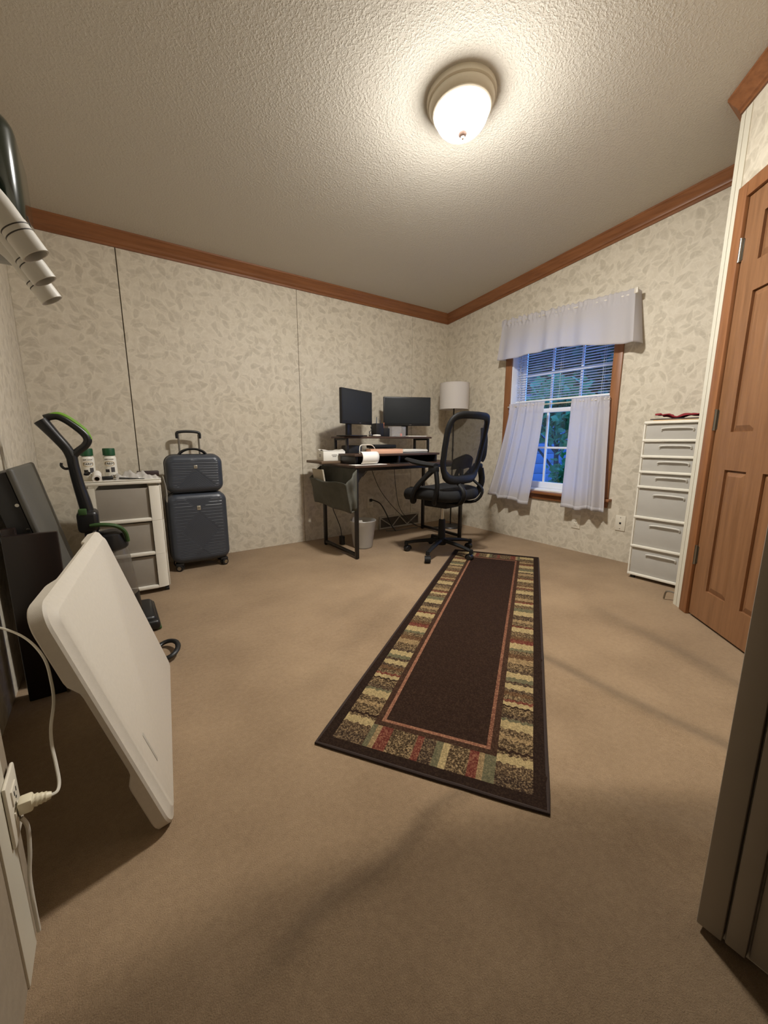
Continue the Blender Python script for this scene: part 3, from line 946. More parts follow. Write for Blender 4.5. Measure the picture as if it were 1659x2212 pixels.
# monitors
def monitor(label, pl, pr_, zb, h, base_dir):
    pl, pr_ = Vector(pl), Vector(pr_)
    ex = Vector((pr_.x - pl.x, pr_.y - pl.y, 0)); w = ex.length; ex.normalize()
    mid = (pl + pr_) / 2
    ey = Vector((-ex.y, ex.x, 0))                       # backwards
    t = thing('monitor', label, 'monitor', (mid.x + ey.x * .06, mid.y + ey.y * .06, .946), math.atan2(ex.y, ex.x), group='monitors on the shelf')
    z0 = zb - .946
    g = G(); g.box((0, -.06, z0 + h / 2), (w, .028, h), .006); body = ob('housing', g, BLACKP, t)
    g = G(); g.box((0, -.0744, z0 + h / 2 + .006), (w - .022, .002, h - .034), .0006); ob('screen', g, SCREEN, body)
    g = G(); g.box((0.03, -.0750, z0 + .011), (.022, .0012, .004)); ob('badge', g, STEEL, body)
    g = G(); g.box((0, -.034, z0 + h * .45), (w * .55, .03, h * .55), .012); ob('back_bulge', g, BLACKP, t)
    g = G(); g.box((base_dir, -.012, (z0 + h * .3) / 2 + .006), (.062, .022, z0 + h * .3), .004); ob('neck', g, BLACKM, t)
    g = G(); g.box((0, -.01, .005), (.24, .15, .010), .004); ob('foot_plate', g, BLACKM, t)
monitor('left black monitor, angled to the right', (1.545, 2.785, 0), (1.935, 2.945, 0), 1.045, .275, -.05)
monitor('right black monitor, nearer the floor lamp', (2.165, 3.085, 0), (2.575, 2.890, 0), 1.048, .265, -.01)

# small things on shelf and desk
t = thing('desk_organizer', 'black desk organizer with pens between the two monitors', 'organizer', (2.02, 2.96, .946))
g = G(); g.span((1.965, 2.905, .946), (2.045, 2.99, 1.06), .003); wp('tall_cup', g, BLACKP, t)
g = G(); g.span((2.046, 2.905, .946), (2.11, 2.99, 1.02), .003); wp('short_cup', g, BLACKP, t)
for i, (x, y, h, c) in enumerate(((1.985, 2.94, 1.115, (90, 96, 104)), (2.00, 2.96, 1.10, (160, 160, 160)), (2.02, 2.935, 1.09, (60, 60, 66)), (2.07, 2.95, 1.07, (200, 120, 80)))):
    g = G(); g.cyl((x, y, 1.0), (x + .01, y + .004, h), .004, n=8); wp('pen', g, plain('pen_%d' % i, c, .4), t)
t = thing('clear_box', 'clear acrylic box between organizer and right monitor', 'box', (2.16, 2.915, .946))
g = G(); g.span((2.115, 2.875, .9462), (2.27, 2.94, 1.03), .002); wp('shell', g, CLEARP, t)
g = G(); g.span((2.115, 2.875, 1.0303), (2.27, 2.94, 1.036), .002); wp('lid', g, CLEARP, t)
g = G(); g.box((2.222, 2.884, .962), (.022, .014, .026), .006)
single('figurine', g, plain('coral', (226, 120, 92), .6), 'small coral pink trinket inside the clear box', 'trinket')
g = G(); g.lathe([(0, 0), (.022, .002), (.026, .008), (.022, .015), (0, .018)], 16, M=Matrix.Translation((1.955, 2.885, .946)) @ Matrix.Scale(1.6, 4, (1, 0, 0)))
single('mouse', g, PAPER, 'small white mouse on the front of monitor shelf', 'mouse')
g = G(); g.box((2.415, 2.90, .951), (.22, .05, .009), .003)
single('notepad', g, PAPER, 'thin white notepad under the right monitor', 'notepad')
wc = thing('webcam', 'small silver webcam standing on its cord right of the left monitor', 'webcam', (1.892, 2.892, .947))
g = G(); g.tube([(1.905, 2.905, 1.03), (1.908, 2.90, 1.0), (1.885, 2.895, .985), (1.89, 2.892, .965)], .0035, 6, 4); wp('cable', g, BLACKP, wc)
g = G(); g.box((1.892, 2.892, .957), (.024, .018, .02), .004); wp('camera_body', g, STEEL, wc)
t = thing('peach_box', 'peach coloured box on the desk riser', 'box', (1.88, 2.66, .806), math.radians(-6))
g = G(); g.box((0, 0, .018), (.30, .09, .036), .002); ob('box_body', g, plain('peach_card', (226, 176, 146), .7, var=.03), t)
g = G(); g.box((0, 0, .0368), (.302, .092, .0015), .0005); ob('box_lid', g, plain('peach_lid', (214, 160, 128), .7, var=.03), t)
for i in range(5):
    g = G(); g.box((2.155 + .006 * i, 2.71 + .004 * math.sin(i * 2), .8085 + i * .0062), (.30 - .012 * i, .20, .005), .001, M=None)
    single('document', g, PAPER if i > 1 else plain('grey_folder', (150, 148, 146), .6), ['grey folder at bottom of the paper stack on riser', 'grey folder second from bottom of the paper stack on riser', 'white papers in middle of the stack on riser', 'white papers second from top of the stack on riser', 'white sheet on top of the stack on riser'][i], 'papers', group='stacked papers on the riser')
g = G(); g.tube([(1.665, 2.70, .808), (1.665, 2.70, .85), (1.675, 2.70, .872), (1.72, 2.71, .876), (1.80, 2.725, .872), (1.84, 2.73, .83), (1.845, 2.73, .81)], .004, 8, 4)
single('wire_stand', g, WHITE_PL, 'white bent wire stand behind the peach box', 'stand')
t = thing('flip_calendar', 'large white paper sheet curling up in front of riser', 'paper', (1.68, 2.57, .7265))
def curl(u, v):
    a = -1.1 + v * 3.3
    r = .048
    return (1.565 + .150 * u + .012 * v, 2.545 - r * math.cos(a) + .004 * u, .780 + r * math.sin(a))
g = G(); g.sheet(curl, 6, 24, .0012); wp('curled_sheet', g, PAPER, t, ang=180)
g = G(); g.box((1.645, 2.545, .7285), (.29, .095, .003), .0008); wp('flat_sheet', g, PAPER, t)
g = G(); g.box((1.95, 2.545, .7295), (.16, .06, .006), .002); single('tablet', g, BLACKP, 'dark flat tablet on the desk front edge', 'tablet')
g = G(); g.box((2.10, 2.535, .7305), (.09, .05, .008), .003); single('phone', g, plain('silver_phone', (150, 150, 156), .3), 'small silver phone at the front of the desk', 'phone')
g = G(); g.box((2.17, 2.80, .820), (.05, .04, .026), .006); single('glass_trinket', g, CLEARP, 'small clear purple trinket behind the papers', 'trinket')
g = G(); g.box((1.76, 2.99, .80), (.14, .12, .14), .01); single('speaker', g, BLACKP, 'black speaker under left end of the monitor shelf', 'speaker')
g = G(); g.box((2.07, 2.98, .86), (.24, .14, .03), .006); g.box((2.07, 2.98, .785), (.20, .13, .115), .006); single('printer', g, BLACKP, 'black electronics box under the monitor shelf', 'electronics')

# cords under the desk
def cpart_(name, pts, r, par, mat=None):
    g = G(); g.tube(pts, r, 6, 6); return wp(name, g, mat or BLACKP, par, ang=60)
cpart_('cable', [(1.62, 2.60, .69), (1.60, 2.60, .62), (1.57, 2.60, .57), (1.525, 2.60, .555)], .004, dk)
cpart_('cable', [(1.92, 2.9, .695), (1.78, 2.75, .675), (1.66, 2.65, .63)], .003, dk)
pa = thing('power_adapter', 'black power adapter and cord beside the wastebasket', 'adapter', (1.64, 2.975, 0))
g = G(); g.box((1.640, 2.975, .04), (.035, .05, .08), .006); wp('brick', g, BLACKP, pa)
cpart_('cable', [(1.60, 3.03, .42), (1.585, 3.03, .33), (1.61, 3.01, .24), (1.635, 2.99, .15), (1.638, 2.978, .078)], .0035, pa)
xc = thing('extension_cord', 'black plug and cord arching from wall outlet to the vent', 'cord', (2.3, 3.12, 0))
cpart_('cable', [(2.13, 3.250, .322), (2.14, 3.22, .325), (2.19, 3.17, .29), (2.24, 3.14, .19), (2.29, 3.12, .07), (2.33, 3.10, .008)], .006, xc)
g = G(); g.box((2.13, 3.250, .322), (.03, .018, .03), .006); wp('plug_body', g, BLACKP, xc)
cpart_('loose_end', [(2.26, 3.17, .006), (2.38, 3.12, .006), (2.55, 3.13, .006), (2.62, 3.10, .006)], .006, xc, plain('grey_cable', (120, 114, 104), .6))

# vent grille
vt = thing('vent_grille', 'white metal vent cover with diagonal bars low on back wall', 'vent', (2.50, YB - .004, .004))
VENT = plain('vent_paint', (190, 182, 168), .5, var=.04)
g = G(); g.span((2.245, YB - .006, .012), (2.755, YB - .0005, .128)); wp('backing', g, plain('vent_dark', (92, 84, 74), .8), vt)
g = G()
for a, b in (((2.235, .004), (2.765, .018)), ((2.235, .122), (2.765, .136)), ((2.235, .0181), (2.249, .1219)), ((2.751, .0181), (2.765, .1219))):
    g.span((a[0], YB - .022, a[1]), (b[0], YB - .001, b[1]), .002)
wp('frame', g, VENT, vt)
for (xa, za, xb, zb) in ((2.25, .12, 2.40, .02), (2.40, .02, 2.50, .12), (2.50, .12, 2.60, .02), (2.60, .02, 2.75, .12)):
    g = G(); g.tube([(xa, YB - .012, za), (xb, YB - .012, zb)], .006, 6); wp('bar', g, VENT, vt)

# wastebasket
wb_ = thing('wastebasket', 'translucent white wastebasket under the desk with a paper bag inside', 'wastebasket', (1.75, 2.80, 0))
g = G(); g.lathe([(0, .004), (.078, .004), (.082, .012), (.112, .235), (.115, .238), (.113, .241), (.109, .238), (.079, .012), (0, .010)], 28, cap=False); ob('bin', g, FROST, wb_)
g = G()
def pb(u, v):
    a = 2 * PI * u
    r = (.066 + .036 * v) * (1 - .12 * abs(math.sin(2 * a)))
    return (r * math.cos(a) - .004, r * math.sin(a), .016 + .19 * v + .05 * v * (.5 + .5 * math.sin(a * 3 + 2)) * (1 if math.cos(a - 2.6) > 0 else .2))
g.sheet(pb, 32, 10, .001)
o = single('paper_bag', g, PAPER, 'crumpled white bag inside the wastebasket', 'bag', base=(0, 0, 0)); o.location = (1.75, 2.80, 0)

# floor lamp
fl = thing('floor_lamp', 'floor lamp with white drum shade in the corner', 'lamp', (2.955, 2.955, 0))
g = G(); g.lathe([(0, 0), (.125, 0), (.127, .006), (.122, .014), (.03, .022), (.012, .03), (0, .03)], 36); ob('base', g, BLACKM, fl)
g = G(); g.cyl((0, 0, .028), (0, 0, 1.36), .0075, n=12); ob('pole', g, BLACKM, fl)
g = G(); g.cyl((0, 0, .80), (0, 0, .83), .010, n=12); ob('pole_joint', g, BLACKM, fl)
SHADE = fabric_mat('lamp_shade_linen', (232, 226, 220), .3, 0.0)
g = G(); g.lathe([(.147, 1.222), (.147, 1.478), (.1455, 1.478), (.1455, 1.222), (.147, 1.222)], 48, cap=False); s_ = ob('shade', g, SHADE, fl)
g = G()
for z in (1.225, 1.475):
    g.tube([(.1465 * math.cos(2 * PI * k / 40), .1465 * math.sin(2 * PI * k / 40), z) for k in range(40)], .0025, 6, closed=True)
ob('shade_rim', g, SHADE, s_)
g = G()
for k in range(3): g.cyl((0, 0, 1.36), (.145 * math.cos(k * 2.094), .145 * math.sin(k * 2.094), 1.465), .0018, n=6)
g.cyl((0, 0, 1.33), (0, 0, 1.37), .017, n=14)
ob('shade_spider', g, BLACKM, fl)
g = G(); g.lathe([(0, 1.37), (.012, 1.372), (.014, 1.385), (.028, 1.41), (.030, 1.43), (.022, 1.45), (0, 1.458)], 18); ob('bulb', g, plain('bulb_white', (235, 232, 225), .4), fl)
cpart_('cable', [(2.38, 3.2, .70), (2.40, 3.2, .45), (2.46, 3.19, .2), (2.62, 3.14, .03), (2.72, 3.06, .006), (2.83, 2.99, .008)], .003, fl)
cpart_('cable', [(2.05, 3.15, .70), (2.2, 3.18, .42), (2.45, 3.17, .15), (2.64, 3.09, .012), (2.83, 2.97, .008)], .003, fl)
# ------------------------------------------------------------------ office chair (local: faces +Y)
ch = thing('office_chair', 'black mesh back office chair with one armrest flipped up', 'chair', (2.175, 2.27, 0), math.radians(9))
CHP = plain('chair_plastic', (24, 24, 24), .6, var=.08, spec=.25)
g = G(); g.lathe([(0, .075), (.035, .075), (.040, .085), (.040, .125), (.030, .135), (.026, .28), (.024, .285), (0, .285)], 20); ob('base_hub', g, CHP, ch)
for i in range(5):
    a = math.radians(350 - 9 + 72 * i)
    R_ = Matrix.Rotation(a, 4, 'Z')
    g = G()
    g.tube([(.03, 0, .112), (.12, 0, .104), (.22, 0, .090), (.285, 0, .076)], [.022, .020, .017, .015], 10, 3, flat=(1.0, .75), M=R_)
    g.cyl((.290, 0, .058), (.290, 0, .088), .017, .013, n=12, M=R_)
    leg = ob('base_leg', g, CHP, ch)
    sp = rnd.uniform(0, 6)
    C_ = R_ @ Matrix.Translation((.292, 0, 0)) @ Matrix.Rotation(sp, 4, 'Z')
    g = G(); g.lathe([(0, -.022), (.020, -.022), (.0245, -.018), (.025, -.008), (.025, .008), (.0245, .018), (.020, .022), (0, .022)], 20, M=C_ @ Matrix.Translation((.012, 0, .0255)) @ Matrix.Rotation(PI / 2, 4, 'X'))
    ob('caster_wheel', g, BLACKP, leg)
    g = G()
    def hood(u, v):
        th = -.35 + u * 2.3; q = (v - .5) * .046
        return C_ @ Vector((.012 + .030 * math.cos(th), q, .0255 + .030 * math.sin(th)))
    g.sheet(hood, 10, 3, .003); ob('caster_hood', g, CHP, leg)
g = G(); g.cyl((0, 0, .284), (0, 0, .405), .014, n=16); ob('gas_cylinder', g, CHROME, ch)
g = G(); g.box((0, 0, .425), (.20, .22, .066), .008); ob('seat_plate', g, CHP, ch)
g = G(); g.tube([(.08, .02, .415), (.16, .02, .405), (.22, .0, .395), (.26, -.02, .397)], .005, 8, 4); g.box((.268, -.022, .397), (.03, .012, .012), .004); ob('lever', g, CHP, ch)
def seatf(t_, s):  # superellipse outline
    c, s_ = math.cos(t_), math.sin(t_)
    return .258 * math.copysign(abs(c) ** .55, c), .25 * math.copysign(abs(s_) ** .6, s_)
def seat_mesh():
    g = G()
    n = 40
    rings = []
    t = bmesh.new()
    for (k, z) in ((.0, .461), (.86, .459), (.96, .467), (1.0, .490), (1.0, .515), (.965, .537), (.86, .549), (.6, .551), (0, .545)):
        if k == 0: rings.append([t.verts.new((0, 0, z))]); continue
        ring = []
        for q in range(n):
            x, y = seatf(2 * PI * q / n, 0)
            zz_ = z - (.030 * max(0, y * k - .14) / .1 if y > 0 else 0) + (.014 * max(0, abs(x * k) - .15) / .1)
            ring.append(t.verts.new((x * k - .026, y * k, zz_)))
        rings.append(ring)
    for a, b in zip(rings[:-1], rings[1:]):
        for q in range(n):
            r = (q + 1) % n
            if len(a) == 1: t.faces.new((a[0], b[r], b[q]))
            elif len(b) == 1: t.faces.new((a[q], a[r], b[0]))
            else: t.faces.new((a[q], a[r], b[r], b[q]))
    bmesh.ops.recalc_face_normals(t, faces=t.faces)
    g._merge(t)
    return g
ob('seat_cushion', seat_mesh(), BLACKF, ch, ang=180)
# back frame outline (x, z) and its bow in y
BK = []
for q in range(44):
    a = 2 * PI * q / 44
    c, s = math.cos(a), math.sin(a)
    z = .856 + .230 * math.copysign(abs(s) ** .44, s)
    wdt = .232 + .012 * (z - .855) / .24 if z > .855 else .232 - .045 * ((.855 - z) / .24) ** 2
    BK.append((wdt * math.copysign(abs(c) ** .36, c) - .060, z))
def bow(x, z): return -.225 + .9 * (x + .06) ** 2 - .22 * (z - .62)
g = G(); g.tube([(x, bow(x, z), z) for (x, z) in BK], [.030 if z < .68 else .024 for (x, z) in BK], 10, closed=True, flat=(.7, 1.15)); ob('back_frame', g, CHP, ch, ang=180)
tm = NT('chair_mesh'); cc_ = tm.coord()
mb = tm.bsdf(Base_Color=tm.mix(tm.noise(cc_, 300.0), lin((30, 29, 28)), lin((44, 43, 41))), Roughness=.8)
tp_ = tm.n('ShaderNodeBsdfTransparent', {'Color': (.85, .83, .8, 1)})
CMESH = tm.end(tm.n('ShaderNodeMixShader', {0: .40, 1: mb.outputs[0], 2: tp_.outputs[0]}).outputs[0])
def bmesh_back():
    g = G(); t = bmesh.new()
    rings = []
    for k in (1.0, .8, .6, .4, .2):
        rings.append([t.verts.new((x * k, bow(x * k, .855 + (z - .855) * k) + .002, .855 + (z - .855) * k)) for (x, z) in BK])
    cv = t.verts.new((0, bow(0, .855) + .002, .855))
    n = len(BK)
    for a, b in zip(rings[:-1], rings[1:]):
        for q in range(n): t.faces.new((a[q], a[(q + 1) % n], b[(q + 1) % n], b[q]))
    for q in range(n): t.faces.new((rings[-1][q], rings[-1][(q + 1) % n], cv))
    g._merge(t)
    return g
ob('back_mesh', bmesh_back(), CMESH, ch, ang=180, label='see-through black mesh of the backrest')
def lumb(u, v):
    x = (u - .5) * .30; z = .735 + (v - .5) * .11 * (1 - .35 * abs(2 * u - 1)) + .02 * (1 - (2 * u - 1) ** 2)
    return (x, bow(x, z) + .045, z)
g = G(); g.sheet(lumb, 16, 6, .012); ob('lumbar_pad', g, CHP, ch)
for s in (-1, 1):
    g = G(); g.tube([(s * .05, -.10, .435), (s * .10, -.24, .45), (s * .12, -.285, .54), (s * .10, bow(.1, .63) + .01, .63), (s * .07, bow(.07, .72) + .03, .72)], [.016, .017, .016, .014, .010], 10, 4, flat=(1.2, .7)); ob('back_bracket', g, CHP, ch)
# arms
for s in (-1, 1):
    g = G(); g.tube([(s * .225, .10, .455), (s * .275, .08, .47), (s * .292, .03, .56), (s * .288, -.05, .64), (s * .285, -.12, .70)], [.022, .025, .024, .023, .025], 10, 4, flat=(.8, 1.3))
    g.tube([(s * .225, -.10, .455), (s * .272, -.13, .475), (s * .290, -.17, .58), (s * .288, -.155, .69)], [.020, .021, .021, .022], 10, 4, flat=(.8, 1.2))
    g.box((s * .286, -.13, .705), (.05, .075, .05), .014)
    a = ob('arm_support', g, CHP, ch)
    g = G()
    if s < 0: g.tube([(s * .286, -.15, .735), (s * .286, -.05, .742), (s * .287, .06, .756), (s * .290, .13, .774)], [.026, .032, .031, .020], 12, 4, flat=(1.15, .6))
    else: g.tube([(s * .290, -.155, .745), (s * .300, -.165, .80), (s * .308, -.165, .92), (s * .310, -.155, 1.010)], [.026, .037, .039, .030], 12, 4, flat=(.62, 1.15))
    ob('arm_pad', g, BLACKF, ch, label='armrest lowered flat' if s < 0 else 'armrest flipped upright')

# ------------------------------------------------------------------ runner rug
RUGO, RW, RL = Vector((.434, .975)), .655, 2.29
ru, rw = Vector((.827, .562)).normalized(), None
rw = Vector((ru.y, -ru.x))
rg = thing('runner_rug', 'dark brown runner rug with a striped multicolour border', 'rug',
           M=Matrix(((ru.x, rw.x, 0, RUGO.x), (ru.y, rw.y, 0, RUGO.y), (0, 0, 1, .0), (0, 0, 0, 1))))
def rug_mat():
    t = NT('rug_pile')
    c = t.coord()
    a = t.n('ShaderNodeVertexColor', layer_name='weave').outputs[0]
    al = t.n('ShaderNodeVertexColor', layer_name='weave').outputs[1]
    n1 = t.noise(c, 190.0, 3.0, .7)
    n2 = t.noise(c, 45.0, 3.0, .6)
    f = t.math('ADD', t.math('MULTIPLY', t.ramp(n1, .35, .65), .65), t.math('MULTIPLY', n2, .5))
    mott = t.mix(t.ramp(n1, .46, .64), lin((44, 32, 24)), lin((150, 126, 92)))
    col = t.mix(t.math('MULTIPLY', al, 1.0), a, mott)
    col = t.mix(1.0, col, t.mix(f, (.55, .55, .55, 1), (1.15, 1.15, 1.15, 1)), 'MULTIPLY')
    b = t.bsdf(Base_Color=col, Roughness=.95)
    b.inputs['Specular IOR Level'].default_value = .08
    t.put(b, 'Normal', t.bump(t.math('ADD', n1, n2), .6, .003))
    return t.end(b)
RUGM = rug_mat()
CB = {'pink2': ((128, 80, 62), .34), 'dark': ((44, 29, 22), .04), 'edge': ((38, 26, 20), .03), 'mot': ((120, 98, 66), .85), 'mot2': ((96, 76, 56), .7), 'gold': ((176, 155, 110), .30), 'tan': ((156, 130, 92), .40),
      'green': ((98, 94, 70), .16), 'red': ((112, 50, 42), .34), 'brown': ((90, 62, 40), .3), 'grey': ((110, 102, 86), .45), 'pink': ((150, 100, 78), .34), 'ch': ((60, 46, 38), .55), 'maroon': ((92, 44, 34), .15), 'mar2': ((58, 38, 28), .08)}
cells = []    # (u0,u1,w0,w1,key)
def mir(a): return [(RL - b, RL - c_, k) for (b, c_, k) in a]
B0, B1, B2, B3 = .036, .135, .155, .167
side = []
R_ = random.Random(21)
# stripe sequence read along the left border from the near corner
seq = [(.036, .075, 'ch'), (.075, .118, 'mot2'), (.118, .150, 'gold'), (.150, .162, 'mot'), (.162, .172, 'dark'), (.172, .215, 'mot'), (.215, .232, 'tan'), (.232, .262, 'mot'), (.262, .300, 'gold'), (.300, .312, 'green'), (.312, .335, 'ch'), (.335, .372, 'mot'),
       (.372, .380, 'dark'), (.380, .402, 'gold'), (.402, .415, 'red'), (.415, .440, 'mot'), (.440, .462, 'brown'), (.462, .480, 'ch'), (.480, .512, 'gold'), (.512, .530, 'ch'), (.530, .555, 'green'), (.555, .590, 'gold'), (.590, .612, 'ch'), (.612, .660, 'mot'), (.660, .700, 'tan'),
       (.700, .735, 'brown'), (.735, .765, 'mot'), (.765, .785, 'green'), (.785, .835, 'gold'), (.835, .860, 'red'), (.860, .872, 'maroon')]
u_ = .872
keys = ['brown', 'mot', 'gold', 'maroon', 'mot', 'tan', 'ch', 'gold', 'green', 'mot', 'gold', 'red', 'brown', 'tan', 'mot', 'ch', 'gold', 'mot', 'maroon', 'tan']
qi = 0
while u_ < RL - B0 - .05:
    d_ = R_.uniform(.022, .062) if keys[qi % len(keys)] not in ('maroon', 'red') else .016
    seq.append((u_, u_ + d_, keys[qi % len(keys)])); u_ += d_; qi += 1
seq.append((u_, RL - B0, 'mot'))
for (a, b, k_) in seq:
    cells.append((a, b, B0, B1, k_)); cells.append((a, b, RW - B1, RW - B0, k_))
near = [(B1, .152, 'green'), (.152, .168, 'tan'), (.168, .205, 'red'), (.205, .285, 'mot'), (.285, .306, 'red'), (.306, .345, 'ch'), (.345, .366, 'green'), (.366, .386, 'gold'), (.386, .445, 'mot'), (.445, .472, 'red'), (.472, .488, 'tan'), (.488, RW - B1, 'green')]
for (a, b, k_) in near:
    cells.append((B0, B1, a, b, k_)); cells.append((RL - B1, RL - B0, RW - b, RW - a, k_))
cells += [(0, B0, 0, RW, 'edge'), (RL - B0, RL, 0, RW, 'edge'), (B0, RL - B0, 0, B0, 'edge'), (B0, RL - B0, RW - B0, RW, 'edge')]
cells += [(B1, B2, B1, RW - B1, 'mar2'), (RL - B2, RL - B1, B1, RW - B1, 'mar2'), (B2, RL - B2, B1, B2, 'mar2'), (B2, RL - B2, RW - B2, RW - B1, 'mar2')]
cells += [(B2, B3, B2, RW - B2, 'pink'), (RL - B3, RL - B2, B2, RW - B2, 'pink'), (B3, RL - B3, B2, B3, 'pink'), (B3, RL - B3, RW - B3, RW - B2, 'pink2')]
cells += [(B3, RL - B3, B3, RW - B3, 'dark')]
vs, fs, cs = [], [], []
def rz_(u, w):
    p = RUGO + ru * u + rw * w
    return max(floor_z(p.x, p.y), 0) + .0075
def jit(u, w):                      # hand-woven wobble of the stripe edges
    return .0035 * math.sin(w * 310 + u * 57) + .0025 * math.sin(w * 173 + u * 91 + 1)
for (a, b, c_, d_, k_) in cells:
    if (b - a) < .07 and (d_ - c_) < .11 and a > B0 - 1e-6 and b < RL - B0 + 1e-6 and (abs(c_ - B0) < 1e-6 or abs(d_ - (RW - B0)) < 1e-6):
        nj = 20
        for j in range(nj):
            wa, wb2 = c_ + (d_ - c_) * j / nj, c_ + (d_ - c_) * (j + 1) / nj
            k0 = len(vs)
            for (u, w) in ((a, wa), (a, wb2), (b, wb2), (b, wa)):
                uj = u + (jit(u, w) if B0 + .001 < u < RL - B0 - .001 else 0)
                vs.append((uj, w, rz_(u, w)))
            fs.append((k0, k0 + 1, k0 + 2, k0 + 3)); cs.append(k_)
        continue
    nu = max(1, int((b - a) / .06)); nw = max(1, int((d_ - c_) / .06))
    for i in range(nu):
        for j in range(nw):
            k0 = len(vs)
            ua, ub = a + (b - a) * i / nu, a + (b - a) * (i + 1) / nu
            wa, wb2 = c_ + (d_ - c_) * j / nw, c_ + (d_ - c_) * (j + 1) / nw
            vs += [(u, w, rz_(u, w)) for (u, w) in ((ua, wa), (ua, wb2), (ub, wb2), (ub, wa))]
            fs.append((k0, k0 + 1, k0 + 2, k0 + 3)); cs.append(k_)
me = bpy.data.meshes.new('pile')
me.from_pydata(vs, [], fs)
ca = me.color_attributes.new('weave', 'FLOAT_COLOR', 'CORNER')
for pi_, p in enumerate(me.polygons):
    c3, mo = CB[cs[pi_]]
    lc = lin(c3)
    for li in p.loop_indices: ca.data[li].color = (lc[0], lc[1], lc[2], mo)
me.materials.append(RUGM)
o = bpy.data.objects.new('pile', me); COL.objects.link(o); o.parent = rg
g = G()
per = [(u_ * RL, 0) for u_ in [i / 40 for i in range(40)]] + [(RL, w_ * RW) for w_ in [i / 12 for i in range(12)]] + [(RL - u_ * RL, RW) for u_ in [i / 40 for i in range(40)]] + [(0, RW - w_ * RW) for w_ in [i / 12 for i in range(12)]]
g.tube([(u, w, rz_(u, w) - .0035) for (u, w) in per], .0055, 8, closed=True); ob('bound_edge', g, plain('rug_binding', (46, 31, 24), .9, var=.1, bump=.4, bscale=300), rg)

# ------------------------------------------------------------------ drawer towers
def drawer(parent, w, d, h, z0, mat, handle=True, name='drawer'):
    # front faces -Y local, w along X
    g = G()
    t_ = .003
    g.span((-w / 2, -d / 2, z0), (w / 2, -d / 2 + t_, z0 + h), .0012)
    g.span((-w / 2, d / 2 - t_, z0), (w / 2, d / 2, z0 + h)); g.span((-w / 2, -d / 2 + t_, z0), (-w / 2 + t_, d / 2 - t_, z0 + h)); g.span((w / 2 - t_, -d / 2 + t_, z0), (w / 2, d / 2 - t_, z0 + h))
    g.span((-w / 2 + t_, -d / 2 + t_, z0), (w / 2 - t_, d / 2 - t_, z0 + t_))
    o = ob(name, g, mat, parent)
    if handle:
        g = G(); zz_ = z0 + h * (.66 if h < .12 else .78)
        hw = w * .24
        g.tube([(-hw, -d / 2 - .002, zz_ - .010), (-hw * .92, -d / 2 - .008, zz_ + .004), (0, -d / 2 - .012, zz_ + .008), (hw * .92, -d / 2 - .008, zz_ + .004), (hw, -d / 2 - .002, zz_ - .010)], .0055, 8, 4, flat=(1, .8))
        ob('handle', g, FROST_H, o)
    return o
FROST_H = clear_mat('frosted_handle', (226, 223, 215), .25, .4)
TW, TD = .36, .30
tw = thing('drawer_tower', 'tall white tower of seven translucent drawers beside closet wall', 'drawer tower', (2.818 + TD / 2, 1.128 - TW / 2, 0), math.radians(-90))
bars = [.030, .222, .418, .617, .713, .812, .912, 1.022]
for i, z in enumerate(bars):
    g = G()
    g.span((-TW / 2, -TD / 2 - .004, z - .008), (TW / 2, TD / 2, z + .008), .004); ob('shelf_frame', g, WHITE_PL, tw)
for i in range(7):
    h = bars[i + 1] - bars[i] - .018
    drawer(tw, TW - .022, TD - .02, h - .001, bars[i] + .0085, FROST)
    for s in (-1, 1):
        for y in (-TD / 2 + .006, TD / 2 - .006):
            g = G(); g.span((s * (TW / 2 - .0045) - .0042, y - .005, bars[i] + .0082), (s * (TW / 2 - .0045) + .0042, y + .005, bars[i + 1] - .0082)); ob('post', g, WHITE_PL, tw)
for s in (-1, 1):
    for y in (-1, 1):
        g = G(); px, py = s * (TW / 2 - .03), y * (TD / 2 - .03) - (.012 if y < 0 else 0)
        g.cyl((px - .012, py, .0105), (px + .012, py, .0105), .0105, n=14); g.cyl((px, py, .012), (px, py, .0218), .006, n=8); ob('caster', g, BLACKP, tw)
g = G(); g.box((2.818 + .125, 1.128 - .195, 1.0345), (.235, .30, .008), .002, M=None); single('folder', g, plain('manila', (206, 176, 138), .7), 'manila folder lying on top of the drawer tower', 'folder')
g = G(); g.box((2.94, .945, 1.0415), (.235, .31, .005), .001); single('binder', g, plain('dark_binder', (50, 34, 32), .5), 'thin dark binder under the red cloth', 'binder')
def cloth(u, v):
    x = 2.855 + .17 * v + .01 * math.sin(u * 9); y = 1.085 - .27 * u + .015 * math.sin(v * 6)
    return (x, y, 1.056 + .012 * math.sin(u * 11 + 2 * v) * math.sin(PI * min(1, u * 1.2)) ** 2 + .010 * math.sin(v * 7 + u * 5) ** 2 + (.010 if u < .12 else 0))
g = G(); g.sheet(cloth, 30, 16, .004); single('red_cloth', g, plain('red_cloth', (136, 20, 34), .8, var=.1, bump=.2, bscale=300), 'crumpled dark red cloth on top of the drawer tower', 'cloth', ang=180)

t = thing('door_stop', 'small bent metal door stop at the foot of the angled wall', 'door stop', (2.575, .775, 0))
g = G(); g.cyl((2.575, .763, .055), (2.575, .770, .055), .012, n=12); wp('flange', g, STEEL, t)
g = G(); g.tube([(2.575, .768, .055), (2.574, .80, .056), (2.572, .815, .045), (2.571, .82, .006)], .0045, 8, 4); wp('rod', g, STEEL, t)

